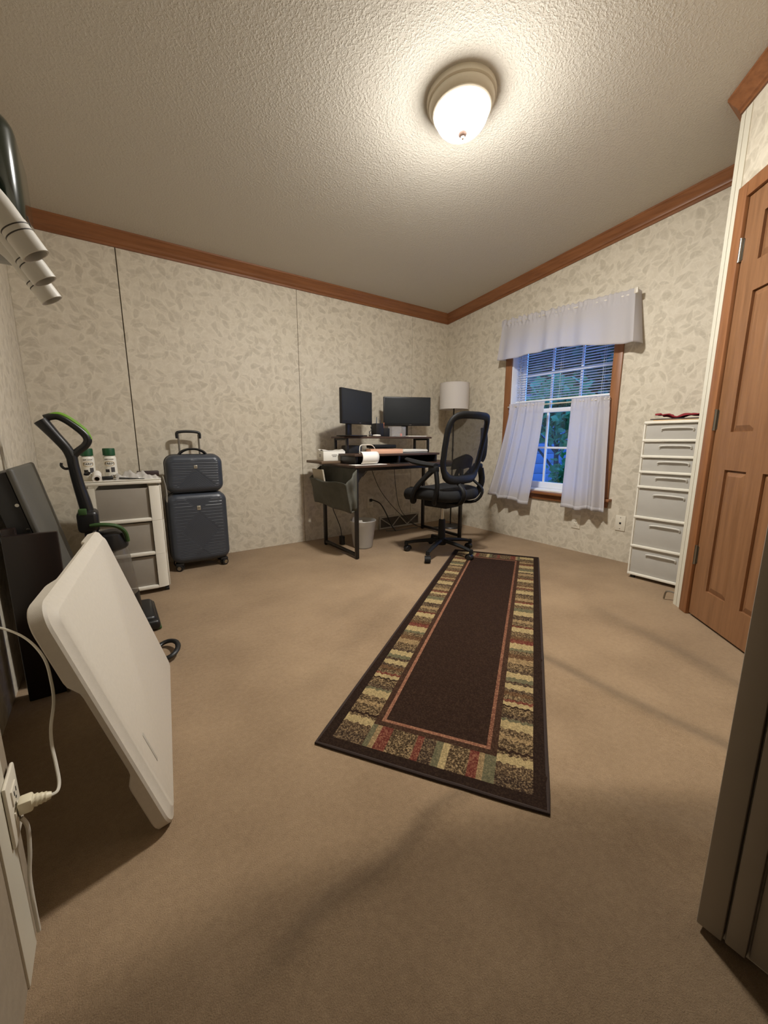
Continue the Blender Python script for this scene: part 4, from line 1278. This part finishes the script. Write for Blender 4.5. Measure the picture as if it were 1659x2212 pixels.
# three drawer cart on the left
CW, CD_, CHT = .380, .34, .685
ct = thing('drawer_cart', 'white plastic cart with three smoky drawers beside suitcases', 'drawer cart', (.066, 2.64 + CD_ / 2, 0), math.radians(-3))
g = G(); g.span((-CW / 2 - .004, -CD_ / 2 - .006, .665), (CW / 2 + .004, CD_ / 2, .685), .006); g.span((-CW / 2 - .004, -CD_ / 2 - .006, .6851), (CW / 2 + .004, -CD_ / 2 + .002, .692), .003); ob('top', g, WHITE_PL, ct)
zs = [.045, .255, .46, .664]
SMOKE = clear_mat('smoky_plastic', (170, 162, 150), .22, .35)
for i in range(3):
    za, zb = zs[i], zs[i + 1]
    for s in (-1, 1):
        g = G()
        n_ = 12
        prof_ = [(s * (CW / 2 - .062 + .062 * math.sin(PI / 2 * q / n_)), -CD_ / 2 - .004 + .034 * (1 - math.cos(PI / 2 * q / n_))) for q in range(n_ + 1)]
        prof_ += [(s * (CW / 2 - .006), -CD_ / 2 + .030), (s * (CW / 2 - .062), -CD_ / 2 + .004)]
        g.prism(prof_, lambda a, b, d: (a, b, d), za - .012, zb - .013)
        g.span((s * (CW / 2 - .003) - .003, -CD_ / 2 + .012, za - .012), (s * (CW / 2 - .003) + .003, CD_ / 2, zb - .013), .001)
        ob('side_frame', g, WHITE_PL, ct)
    g = G(); g.span((-CW / 2 + .0615, -CD_ / 2 - .006, za - .016), (CW / 2 - .0615, -CD_ / 2 + .024, za + .006), .007); ob('front_rail', g, WHITE_PL, ct)
    g = G(); g.span((-CW / 2 + .04, -CD_ / 2 + .024, za - .014), (CW / 2 - .04, CD_ / 2 - .002, za - .006), .001); ob('shelf', g, WHITE_PL, ct)
    drawer(ct, CW - .128, CD_ - .02, zb - za - .03, za + .0065, SMOKE, handle=False)
for s in (-1, 1):
    for y in (-1, 1):
        px, py = s * (CW / 2 - .02), y * (CD_ / 2 - .03)
        g = G(); g.cyl((px - .011, py - .002, .0125), (px + .011, py - .002, .0125), .0125, n=14); g.cyl((px, py, .014), (px, py, .0315), .008, n=8); ob('caster', g, BLACKP, ct)

# spray cans
CANW = plain('can_white', (228, 224, 212), .35, var=.02); CANG = plain('cap_green', (22, 78, 42), .45, var=.05)
INK = plain('ink_black', (30, 26, 24), .6); GOLD = plain('label_gold', (176, 142, 70), .5)
def bend(me, r, z0):
    for v in me.vertices:
        a = v.co.x / r; d = r + .0004 + v.co.z
        z = v.co.y + z0
        v.co = (d * math.sin(a), -d * math.cos(a), z)
def can(label, x, y, z, rz):
    t = thing('spray_can', label, 'spray can', (x, y, z), rz, group='green capped spray cans')
    g = G(); g.lathe([(0, 0), (.031, 0), (.0325, .003), (.0325, .125), (.031, .132), (.022, .140), (0, .140)], 28); ob('can_body', g, CANW, t)
    g = G(); g.lathe([(.0, .1405), (.0305, .1405), (.0305, .175), (.029, .181), (0, .182)], 28); ob('cap', g, CANG, t)
    def txt(s, size, z0, mat, nm='lettering'):
        me = text_mesh(s, size); bend(me, .0325, z0); me.materials.clear(); me.materials.append(mat)
        o_ = bpy.data.objects.new(nm, me); COL.objects.link(o_); o_.parent = t
    txt('FARM', .0175, .094, INK)
    txt('RUST-OLEUM', .0075, .118, INK)
    g = G()
    n = 36
    g.tube([(.0328 * math.sin(.026 * math.cos(2 * PI * k / n) / .0325), -.0328 * math.cos(.026 * math.cos(2 * PI * k / n) / .0325), .094 + .0135 * math.sin(2 * PI * k / n)) for k in range(n)], .0011, 6, closed=True); ob('label_oval', g, GOLD, t)
    def patch(a0, a1, z0, z1):
        g = G(); g.sheet(lambda u, v: (.0328 * math.sin(a0 + (a1 - a0) * u), -.0328 * math.cos(a0 + (a1 - a0) * u), z0 + (z1 - z0) * v), 8, 1, .0003); return g
    ob('label_block', patch(.15, .75, .045, .073), plain('label_grey', (70, 66, 66), .6), t)
    ob('label_silhouette', patch(-.75, -.1, .045, .062), INK, t)
ang0 = math.radians(0)
can('left spray can, half hidden behind the vacuum handle', -.088, 2.80, .6852, math.radians(4))
can('right spray can, standing clear on the drawer cart', .016, 2.80, .6852, math.radians(-6))

# stuff on the cart
def plastic(u, v):
    x = -.03 + .285 * u; y = 2.662 + .095 * v
    return (x, y, .688 + .05 * math.sin(PI * u) * (.4 + .6 * math.sin(u * 13 + v * 4) ** 2) * math.sin(PI * v) + .012 * math.sin(u * 29) ** 2 * math.sin(v * 9) ** 2)
g = G(); g.sheet(plastic, 40, 14, .0008); single('plastic_bag', g, clear_mat('bag_film', (220, 216, 210), .45, .2), 'crumpled clear plastic bag on the drawer cart', 'plastic bag', ang=180)
t = thing('paper_roll', 'short white roll lying on the front of drawer cart', 'roll', (-.052, 2.70, .692))
g = G()
def ring(r0, r1, y0, y1):
    return [(r0, y0), (r1, y0), (r1, y1), (r0, y1), (r0, y0)]
Mr = Matrix.Translation((0, 0, .0215)) @ Matrix.Rotation(PI / 2 + .15, 4, 'X')
g.lathe(ring(.012, .021, -.06, .06), 24, M=Mr, cap=False); ob('wound_paper', g, PAPER, t)
g = G(); g.lathe(ring(.0105, .012, -.061, .061), 20, M=Mr, cap=False); ob('core', g, plain('kraft', (120, 96, 72), .8), t)
t = thing('flashlight', 'small black flashlight on the front edge of drawer cart', 'flashlight', (.02, 2.672, .6925))
g = G(); g.cyl((-.05, .0, .012), (.0, .0, .013), .010, n=14, r=.002); ob('barrel', g, BLACKP, t)
g = G(); g.cyl((.0005, .0, .0145), (.016, 0, .0145), .0135, n=16, r=.002); ob('head', g, CHROME, t)
g = G(); g.sheet(lambda u, v: (.05 + .12 * u, 2.662 + .02 * v - .01 * u, .694 + .012 * (1 - u) * math.sin(PI * (.2 + .8 * v))), 10, 4, .002); single('dark_pouch', g, BLACKF, 'flat dark pouch tapering across the drawer cart top', 'pouch')
g = G(); g.sheet(lambda u, v: (.266 + .012 * math.sin(v * 2.5) + .004 * u, 2.64 + .10 * u, .70 - .155 * v), 6, 10, .0012); single('plastic_sleeve', g, FROST, 'translucent plastic sleeve hanging off right side of cart', 'plastic sleeve')
g = G(); g.box((.21, 2.93, .702), (.12, .05, .034), .004); single('dark_case', g, plain('dark_red_case', (44, 24, 24), .5), 'small dark case at the rear right of cart', 'case')

# ------------------------------------------------------------------ suitcases
SHELL = plain('suitcase_shell', (60, 65, 74), .36, var=.05, spec=.55)
def case_shell(w, h, d, dia_c, dia_w, dia_h, apex, rc):
    # front heightfield shell, local: x width, z height, front at -y
    def rr(u, v):     # distance inside rounded rect outline
        x, z = abs(u) - (w / 2 - rc), abs(v - h / 2) - (h / 2 - rc)
        if x > 0 and z > 0: return rc - math.hypot(x, z)
        return rc - max(x, z)
    def f(uu, vv):
        u = (uu - .5) * w; v = vv * h
        # squeeze the grid corners onto the rounded outline
        x, z = abs(u) - (w / 2 - rc), abs(v - h / 2) - (h / 2 - rc)
        if x > 0 and z > 0:
            m = max(x, z); l = math.hypot(x, z); k_ = m / l
            u = math.copysign(w / 2 - rc + x * k_, u); v = h / 2 + math.copysign(h / 2 - rc + z * k_, v - h / 2)
        ins = max(0.0, rr(u, v))
        rd = .045
        dome = rd * math.sqrt(max(0, 1 - (1 - min(1, ins / rd)) ** 2))
        px = u; pz = v - dia_c
        y = -d / 2 + rd - dome
        if ins > .022:
            fade = min(1, (ins - .022) / .012)
            ax = abs(px)
            if ax / dia_w + abs(pz) / dia_h < 1: s_ = (pz + ax * dia_h / dia_w); per = .016
            elif pz > 0 and ax < (pz - apex) * dia_w / dia_h: s_ = (pz - ax * dia_h / dia_w); per = .016
            elif pz < 0 and ax < (-pz - dia_h) * dia_w / dia_h * 1.0: s_ = (pz + ax * dia_h / dia_w); per = .016
            else: s_ = pz; per = .0115
            rib = .5 + .5 * math.cos(2 * PI * s_ / per)
            y -= .0026 * rib * fade if per < .015 else (.0016 * rib - .0006) * fade
        return (u, y, v)
    g = G(); g.sheet(f, 84, int(84 * h / w)); return g
def outline(w, h, rc, n=8):
    pts = []
    for (cx, cz, a0) in ((w / 2 - rc, rc, -PI / 2), (w / 2 - rc, h - rc, 0), (-w / 2 + rc, h - rc, PI / 2), (-w / 2 + rc, rc, PI)):
        for k_ in range(n + 1):
            a = a0 + PI / 2 * k_ / n
            pts.append((cx + rc * math.cos(a), cz + rc * math.sin(a)))
    return pts
def case_body(w, h, d, rc):
    g = G(); pts = outline(w, h, rc); n = len(pts)
    vs = []; rings = [(-d / 2 + .045, 1), (-.012, 1), (-.0119, .985), (.0119, .985), (.012, 1), (d / 2 - .035, 1), (d / 2 - .012, .965), (d / 2, .88)]
    for (y, k_) in rings: vs += [(x * k_, y, h / 2 + (z - h / 2) * k_) for (x, z) in pts]
    fs = []
    for r in range(len(rings) - 1):
        for q in range(n): fs.append((r * n + q, r * n + (q + 1) % n, (r + 1) * n + (q + 1) % n, (r + 1) * n + q))
    fs.append(tuple(range((len(rings) - 1) * n, len(rings) * n)))
    g.raw(vs, fs); return g
def case_zip(w, h, rc):
    g = G(); pts = outline(w * .992, h, rc); g.tube([(x, 0, h / 2 + (z - h / 2) * .994) for (x, z) in pts], .008, 6, closed=True, flat=(1, .6)); return g
BADGE = plain('badge_silver', (186, 180, 164), .35, metal=.5, var=.08)
sc = thing('large_suitcase', 'large charcoal hard shell suitcase standing on four wheels', 'suitcase', (.500, 3.075, 0), math.radians(-2))
SW, SH, SD, Z0 = .385, .500, .235, .052
Mz = Matrix.Translation((0, 0, Z0))
def cpart(nm, g, m, par, M_, ang=50, label=None):
    bmesh.ops.transform(g.b, matrix=M_, verts=g.b.verts); return ob(nm, g, m, par, True, ang, label)
cpart('front_shell', case_shell(SW, SH, SD, .235, .125, .135, .135, .065), SHELL, sc, Mz)
cpart('rear_shell', case_body(SW, SH, SD, .065), SHELL, sc, Mz)
cpart('zipper', case_zip(SW, SH, .065), BLACKF, sc, Mz)
g = G(); g.box((0, -SD / 2 - .0025, Z0 + .395), (.024, .005, .030), .004); b_ = ob('badge', g, BADGE, sc)
g = G(); g.box((0, -SD / 2 - .0052, Z0 + .395), (.014, .0008, .008)); ob('mark', g, STEEL, b_)
for sx_ in (-1, 1):
    for sy_ in (-1, 1):
        wx, wy = sx_ * (SW / 2 - .045), sy_ * (SD / 2 - .045)
        g = G(); g.box((wx, wy, .048), (.052, .052, .022), .007); g.cyl((wx, wy, .024), (wx, wy, .040), .014, n=12); wh = ob('wheel_mount', g, BLACKP, sc)
        for q in (-.011, .011):
            dv_ = Vector((math.cos(.5 * sx_), math.sin(.5 * sx_), 0))
            nx = Vector((-dv_.y, dv_.x, 0))
            c0 = Vector((wx, wy - .012, .024)) + nx * q
            g = G(); g.cyl(c0 - nx * .007, c0 + nx * .007, .024, n=18, r=.003); wl = ob('wheel', g, BLACKP, wh)
            g = G(); g.cyl(c0 - nx * .0078, c0 + nx * .0078, .014, n=14); ob('wheel_hub', g, CHROME, wl)
for s in (-1, 1):
    g = G(); g.cyl((s * .066, SD / 2 - .018, Z0 + .40), (s * .066, SD / 2 - .018, .955), .0065, n=10); ob('handle_tube', g, STEEL, sc)
g = G(); g.tube([(-.074, SD / 2 - .018, .925), (-.073, SD / 2 - .018, .962), (-.05, SD / 2 - .018, .972), (0, SD / 2 - .018, .975), (.05, SD / 2 - .018, .972), (.073, SD / 2 - .018, .962), (.074, SD / 2 - .018, .925)], [.012, .014, .013, .013, .013, .014, .012], 10, 4, flat=(1.1, .8)); ob('grip', g, BLACKP, sc)
s2 = thing('vanity_case', 'small charcoal hard shell case resting on the large suitcase', 'suitcase', (.497, 3.035, Z0 + SH + .001), math.radians(-2))
VW, VH, VD = .362, .262, .17
cpart('front_shell', case_shell(VW, VH, VD, .055, .12, .115, .155, .060), SHELL, s2, Matrix.Identity(4))
cpart('rear_shell', case_body(VW, VH, VD, .060), SHELL, s2, Matrix.Identity(4))
cpart('zipper', case_zip(VW, VH, .060), BLACKF, s2, Matrix.Identity(4))
g = G(); g.box((.002, -VD / 2 - .0025, .180), (.022, .005, .022), .004); b_ = ob('badge', g, BADGE, s2)
g = G(); g.box((.002, -VD / 2 - .0052, .180), (.013, .0008, .007)); ob('mark', g, STEEL, b_)
g = G(); g.tube([(-.088, 0, VH - .004), (-.07, 0, VH + .018), (-.035, 0, VH + .034), (0, 0, VH + .037), (.035, 0, VH + .034), (.07, 0, VH + .018), (.088, 0, VH - .004)], [.017, .018, .015, .014, .015, .018, .017], 10, 4, flat=(1.35, .55)); ob('handle', g, BLACKP, s2)
# ------------------------------------------------------------------ left side: folded white table
A_, D_ = Vector((.052, .920, 0)), Vector((.136, 1.690, 0))
Bt = Vector((-.119, .939, .577)); Ct = Vector((-.042, 1.710, .626))
e1 = (D_ - A_).normalized()
e2 = ((Bt - A_) + (Ct - D_)) / 2
e2 = (e2 - e1 * e2.dot(e1)).normalized()
en = e1.cross(e2)
if en.x < 0: en = -en
TBW, TBH = .775, .625
tilt_low = .082 * abs(en.z)
tb = thing('folding_table', 'white plastic folding table folded in half, leaning near the left wall', 'folding table',
           M=Matrix(((e1.x, e2.x, en.x, A_.x), (e1.y, e2.y, en.y, A_.y), (e1.z, e2.z, en.z, A_.z + .002), (0, 0, 0, 1))))
def rrect(w, h, r, n=7, ins=0.0):
    pts = []
    for (cx, cy, a0) in ((w - r, r, -PI / 2), (w - r, h - r, 0), (r, h - r, PI / 2), (r, r, PI)):
        for k_ in range(n + 1):
            a = a0 + PI / 2 * k_ / n
            pts.append((cx + (r - ins) * math.cos(a), cy + (r - ins) * math.sin(a)))
    return pts
def dens(pts, step=.012):
    o_ = []
    for i in range(len(pts)):
        a, b = Vector(pts[i]), Vector(pts[(i + 1) % len(pts)])
        n = max(1, int((b - a).length / step))
        for k_ in range(n): o_.append(a.lerp(b, k_ / n))
    return o_
RC = .052
base = dens(rrect(TBW, TBH, RC))
ctr = Vector((TBW / 2, TBH / 2))
def rimdepth(p):
    u, v = p
    def q(t, L):
        a = min(t, L - t)
        return 0.0 if a > .20 else (1.0 if a < .17 else (.20 - a) / .03)
    on_side = (u < .004 or u > TBW - .004)
    on_top = (v < .004 or v > TBH - .004)
    k_ = 1.0
    if on_side: k_ = q(v, TBH)
    elif on_top: k_ = q(u, TBW)
    return .026 + .015 * k_
def insf(p, ins):
    u = min(max(p[0], RC), TBW - RC); v = min(max(p[1], RC), TBH - RC)
    c = Vector((u, v)); d = Vector(p) - c
    return c + d * ((RC - ins) / RC) if d.length > 0 else Vector(p)
vs, fs = [], []
n = len(base)
rings = []
for (ins, wv) in ((.030, 0.0), (.027, -.0012), (.024, -.0035), (.004, -.010), (.0, -.015)):
    rings.append([(*insf(p, ins), wv) for p in base])
rings.append([(p.x, p.y, -rimdepth(p) + .003) for p in base])
rings.append([(*insf(p, .003), -rimdepth(p)) for p in base])
rings.append([(*insf(p, .012), -rimdepth(p)) for p in base])
rings.append([(*insf(p, .014), -.018) for p in base])
for r in rings: vs += r
for r in range(len(rings) - 1):
    for q in range(n): fs.append((r * n + q, r * n + (q + 1) % n, (r + 1) * n + (q + 1) % n, (r + 1) * n + q))
fs.append(tuple(range(n))); fs.append(tuple(range((len(rings) - 1) * n, len(rings) * n)))
g = G(); g.raw(vs, fs); ob('tabletop_half', g, WHITE_TAB, tb, ang=32)
g = G(); g.box((.10, .17, .0003), (.012, .085, .0012), .0005); ob('embossed_mark', g, plain('emboss', (178, 172, 160), .5), tb)
g = G(); g.box((TBW - .03, TBH - .001, -.020), (.02, .003, .010), .001); ob('latch_slot', g, BLACKP, tb)
for u in (.12, .65):
    g = G(); g.tube([(u, .06, -.028), (u, .52, -.028)], .009, 10); ob('folded_leg', g, plain('grey_leg', (96, 96, 98), .4, metal=.5), tb)

# ------------------------------------------------------------------ black padded panel
pd = Vector((.20, 0, -.98)).normalized()
pe = Vector((0, 1, 0)); pn = Vector((.98, 0, .20)).normalized()
top = Vector((-.262, 1.81, .80))
pp = thing('padded_panel', 'dark padded panel leaning against the left wall behind the table', 'padded panel',
           M=Matrix(((pe.x, -pd.x, pn.x, top.x + pd.x * .810), (pe.y, -pd.y, pn.y, top.y + pd.y * .810), (pe.z, -pd.z, pn.z, top.z + pd.z * .810 + .014), (0, 0, 0, 1))))
PADM = plain('charcoal_vinyl', (84, 82, 75), .55, var=.08, vscale=5, bump=.2, bscale=200)
g = G(); g.span((0, .0, -.022), (.50, .815, 0), .020, 4); ob('pad', g, PADM, pp)
g = G(); g.span((.006, .006, -.082), (.494, .806, -.0222), .006); ob('case_side', g, BLACKP, pp)
for v in (.60, .69):
    g = G(); g.cyl((.003, v, -.03), (.010, v, -.03), .006, n=10); ob('snap', g, CHROME, pp)

# dark boards standing behind the table
ESP = wood('espresso_wood', (20, 13, 12), (36, 22, 19), 'z', .35, .6)
br = thing('folded_tray_stand', 'dark espresso wooden board standing against left wall behind the table', 'board', (-.23, 1.73, 0))
g = G(); g.span((-.310, 1.735, .0), (-.165, 1.757, .60), .004); wp('board', g, ESP, br)
g = G(); g.span((-.312, 1.759, 0), (-.275, 1.785, .62), .004); wp('leg', g, ESP, br)
g = G(); g.span((-.205, 1.725, .0), (-.195, 1.7345, .36), .002); wp('metal_strip', g, STEEL, br)

# ------------------------------------------------------------------ upright vacuum
VB = plain('vacuum_black', (24, 24, 25), .35, var=.08); VG = plain('vacuum_green', (112, 160, 50), .4, var=.05); VGD = plain('vacuum_dark_green', (52, 82, 40), .45, var=.05)
vc = thing('upright_vacuum', 'black upright vacuum cleaner with a lime green trimmed loop handle', 'vacuum', (.03, 2.22, 0))
g = G(); g.span((-.05, 2.09, .012), (.125, 2.37, .075), .022, 3); g.span((.02, 2.075, .006), (.135, 2.385, .055), .016, 3); wp('floor_head', g, VB, vc)
g = G(); g.span((.118, 2.085, .004), (.139, 2.375, .016), .004); wp('bumper', g, VGD, vc)
for y in (2.11, 2.35):
    g = G(); g.cyl((-.04, y - .012, .0305), (-.04, y + .012, .0305), .03, n=18, r=.004); wp('wheel', g, BLACKP, vc)
g = G(); g.lathe([(0, 0), (.062, 0), (.066, .008), (.066, .225), (.062, .235), (0, .235)], 28, M=Matrix.Translation((.002, 2.215, .17)) @ Matrix.Rotation(-.10, 4, 'Y'))
SMK = clear_mat('smoke_bin', (118, 110, 100), .45, .12)
wp('dust_bin', g, SMK, vc)
g = G(); g.lathe([(0, 0), (.069, 0), (.071, .01), (.066, .07), (.05, .085), (0, .09)], 28, M=Matrix.Translation((-.022, 2.215, .408)) @ Matrix.Rotation(-.10, 4, 'Y')); wp('bin_lid', g, VB, vc)
g = G(); g.tube([(-.09, 2.16, .535), (-.04, 2.15, .535), (.01, 2.155, .52), (.038, 2.17, .485), (.045, 2.18, .44)], .009, 8, 4); wp('carry_handle', g, VGD, vc)
g = G(); g.tube([(.02, 2.215, .06), (.01, 2.215, .17)], [.055, .06], 14); wp('motor_neck', g, VB, vc)
g = G(); g.span((-.115, 2.165, .12), (-.062, 2.265, .56), .018, 3); wp('spine', g, VB, vc)
g = G(); g.span((-.135, 2.155, .50), (-.055, 2.275, .60), .02, 3); wp('shoulder', g, VB, vc)
g = G(); g.span((-.125, 2.15, .585), (-.095, 2.18, .612), .004); wp('hook_block', g, VGD, vc)
g = G(); g.tube([(-.092, 2.2, .575), (-.100, 2.2, .64), (-.112, 2.2, .72), (-.120, 2.2, .80), (-.122, 2.2, .845)], [.026, .025, .022, .021, .021], 12, 4); wp('handle_tube', g, VB, vc)
g = G(); g.tube([(-.122, 2.2, .835), (-.135, 2.2, .875), (-.165, 2.2, .925), (-.19, 2.2, .965), (-.208, 2.2, .994)], [.021, .020, .021, .024, .027], 12, 4); wp('handle_arm', g, VB, vc)
lp = [(-.122, 2.2, .838), (-.100, 2.2, .862), (-.070, 2.2, .888), (-.058, 2.2, .915), (-.072, 2.2, .945), (-.108, 2.2, .982), (-.138, 2.2, 1.005), (-.162, 2.2, 1.012), (-.195, 2.2, 1.002)]
g = G(); g.tube(lp, [.018, .016, .016, .017, .016, .015, .015, .015, .015], 10, 4); wp('handle_loop', g, VB, vc)
gp = [(p[0] + .009, p[1] - .004, p[2] + .010) for p in lp[3:]]; gp[0] = (-.046, 2.196, .915)
g = G(); g.tube(gp, [.006, .0085, .009, .009, .008, .006], 8, 4); wp('grip_trim', g, VG, vc)
g = G(); g.tube([(-.135, 2.2, .79), (-.152, 2.2, .79), (-.162, 2.2, .803), (-.160, 2.2, .815)], .0055, 8, 4); wp('cord_hook', g, VB, vc)
g = G(); g.tube([(-.088, 2.2, .765), (-.075, 2.2, .762), (-.068, 2.2, .772)], .007, 8, 3); wp('latch', g, VB, vc)

# black ring on the carpet behind the table
g = G(); g.tube([(.128 + .045 * math.cos(a) , 1.812 + .075 * math.sin(a), .010 + .012 * (1 + math.cos(a))) for a in [2 * PI * k / 20 for k in range(20)]], .011, 10, closed=True, flat=(1, .8))
single('hose_loop', g, BLACKP, 'black rubber hose loop on the carpet behind the folding table', 'hose')

# ------------------------------------------------------------------ plug and cord at the near left
CORDM = plain('white_cord', (206, 200, 186), .5, var=.04); IV = plain('ivory_plug', (222, 212, 184), .45, var=.03)
pl = thing('plug', 'ivory power plug with white cord in the near left outlet', 'plug', (-.18, .838, .27))
g = G(); g.box((-.177, .838, .284), (.020, .024, .024), .004); wp('plug_body', g, IV, pl)
g = G(); g.tube([(-.168, .838, .284), (-.156, .838, .283), (-.144, .840, .280)], [.011, .009, .006], 10, 3); wp('strain_relief', g, IV, pl)
for i in range(3):
    g = G(); g.cyl((-.164 + .006 * i, .838, .2838 - .0006 * i), (-.1615 + .006 * i, .838, .2836 - .0006 * i), .0108 - .0012 * i, n=12); wp('relief_rib', g, IV, pl)
g = G(); g.tube([(-.146, .840, .280), (-.137, .85, .275), (-.135, .87, .279), (-.139, .895, .30), (-.144, .92, .326), (-.144, .94, .353), (-.138, .97, .388), (-.141, 1.0, .420), (-.153, 1.05, .450), (-.19, 1.15, .46), (-.25, 1.3, .44), (-.33, 1.45, .42)], .0028, 6, 6); wp('cable', g, CORDM, pl)
g = G(); g.tube([(-.186, .836, .262), (-.180, .835, .24), (-.183, .834, .19), (-.190, .834, .13), (-.191, .834, .02)], .0033, 6, 5)
single('white_cable', g, CORDM, 'white cable hanging straight down from the near left outlet', 'cord', ang=60)

# cords on the left wall
for i, (y0_, y1_, z1_, lab) in enumerate(((1.62, 1.95, .80, 'white cord hanging on left wall, nearest the camera'), (2.05, 2.25, .78, 'thin white cord hanging on left wall, farthest from camera'))):
    g = G(); g.tube([(XL + .006, y0_, 1.50), (XL + .006, y0_ + .08, 1.25), (XL + .008, y0_ + .14, 1.10), (XL + .006, (y0_ + y1_) / 2 + .1, .95), (XL + .008, y1_, z1_)], .0032, 6, 6)
    single('white_cable', g, CORDM, lab, 'cord', ang=60)

# ------------------------------------------------------------------ wall rack with white tubes, green case
rk = thing('tube_rack', 'wall rack with three white bent tubes on the left wall', 'rack', (XL, 1.16, 1.33))
TUBE = plain('white_pvc', (206, 202, 192), .45, var=.05); RNG = plain('dark_ring', (58, 52, 46), .6)
g = G(); g.span((XL, .97, 1.325), (XL + .02, 1.31, 1.365), .004); wp('rail', g, TUBE, rk)
for i, y in enumerate((1.0, 1.14, 1.28)):
    k_ = 1.0
    pts = [Vector(p) for p in ((XL + .018, y, 1.345), (-.26, y, 1.350), (-.19, y, 1.355), (-.145, y, 1.345), (-.115, y, 1.318), (-.090, y, 1.278), (-.066, y, 1.238))]
    g = G()
    g.tube(pts[:-1], .0215, 18, 5)
    tt = wp('tube_arm', g, TUBE, rk)
    d_ = (pts[-1] - pts[-2]).normalized()
    Mt = Matrix.Translation(pts[-2]) @ d_.to_track_quat('Z', 'Y').to_matrix().to_4x4()
    L_ = (pts[-1] - pts[-2]).length
    g = G(); g.lathe([(.020, -.004), (.0226, -.004), (.0226, L_), (.0195, L_), (.0195, .004), (.0, .004)], 24, cap=False, M=Mt); wp('tube_socket', g, TUBE, rk)
    for q in (L_ * .05, L_ * .05 + .010):
        g = G(); g.lathe([(.0220, q - .0009), (.0231, q - .0009), (.0231, q + .0009), (.0220, q + .0009)], 24, cap=False, M=Mt); wp('ring', g, RNG, rk)
gc = thing('green_case', 'glossy dark green case mounted on left wall beside white tubes', 'case', (XL + .13, 1.47, 1.385))
GLG = plain('glossy_dark_green', (24, 34, 24), .16, var=.1, vscale=3, coat=.6)
g = G(); g.span((XL + .001, 1.345, 1.385), (-.098, 1.60, 1.665), .045, 5); wp('case_body', g, GLG, gc)
g = G(); g.span((-.12, 1.39, 1.45), (-.0965, 1.555, 1.456), .002); wp('seam', g, BLACKP, gc)
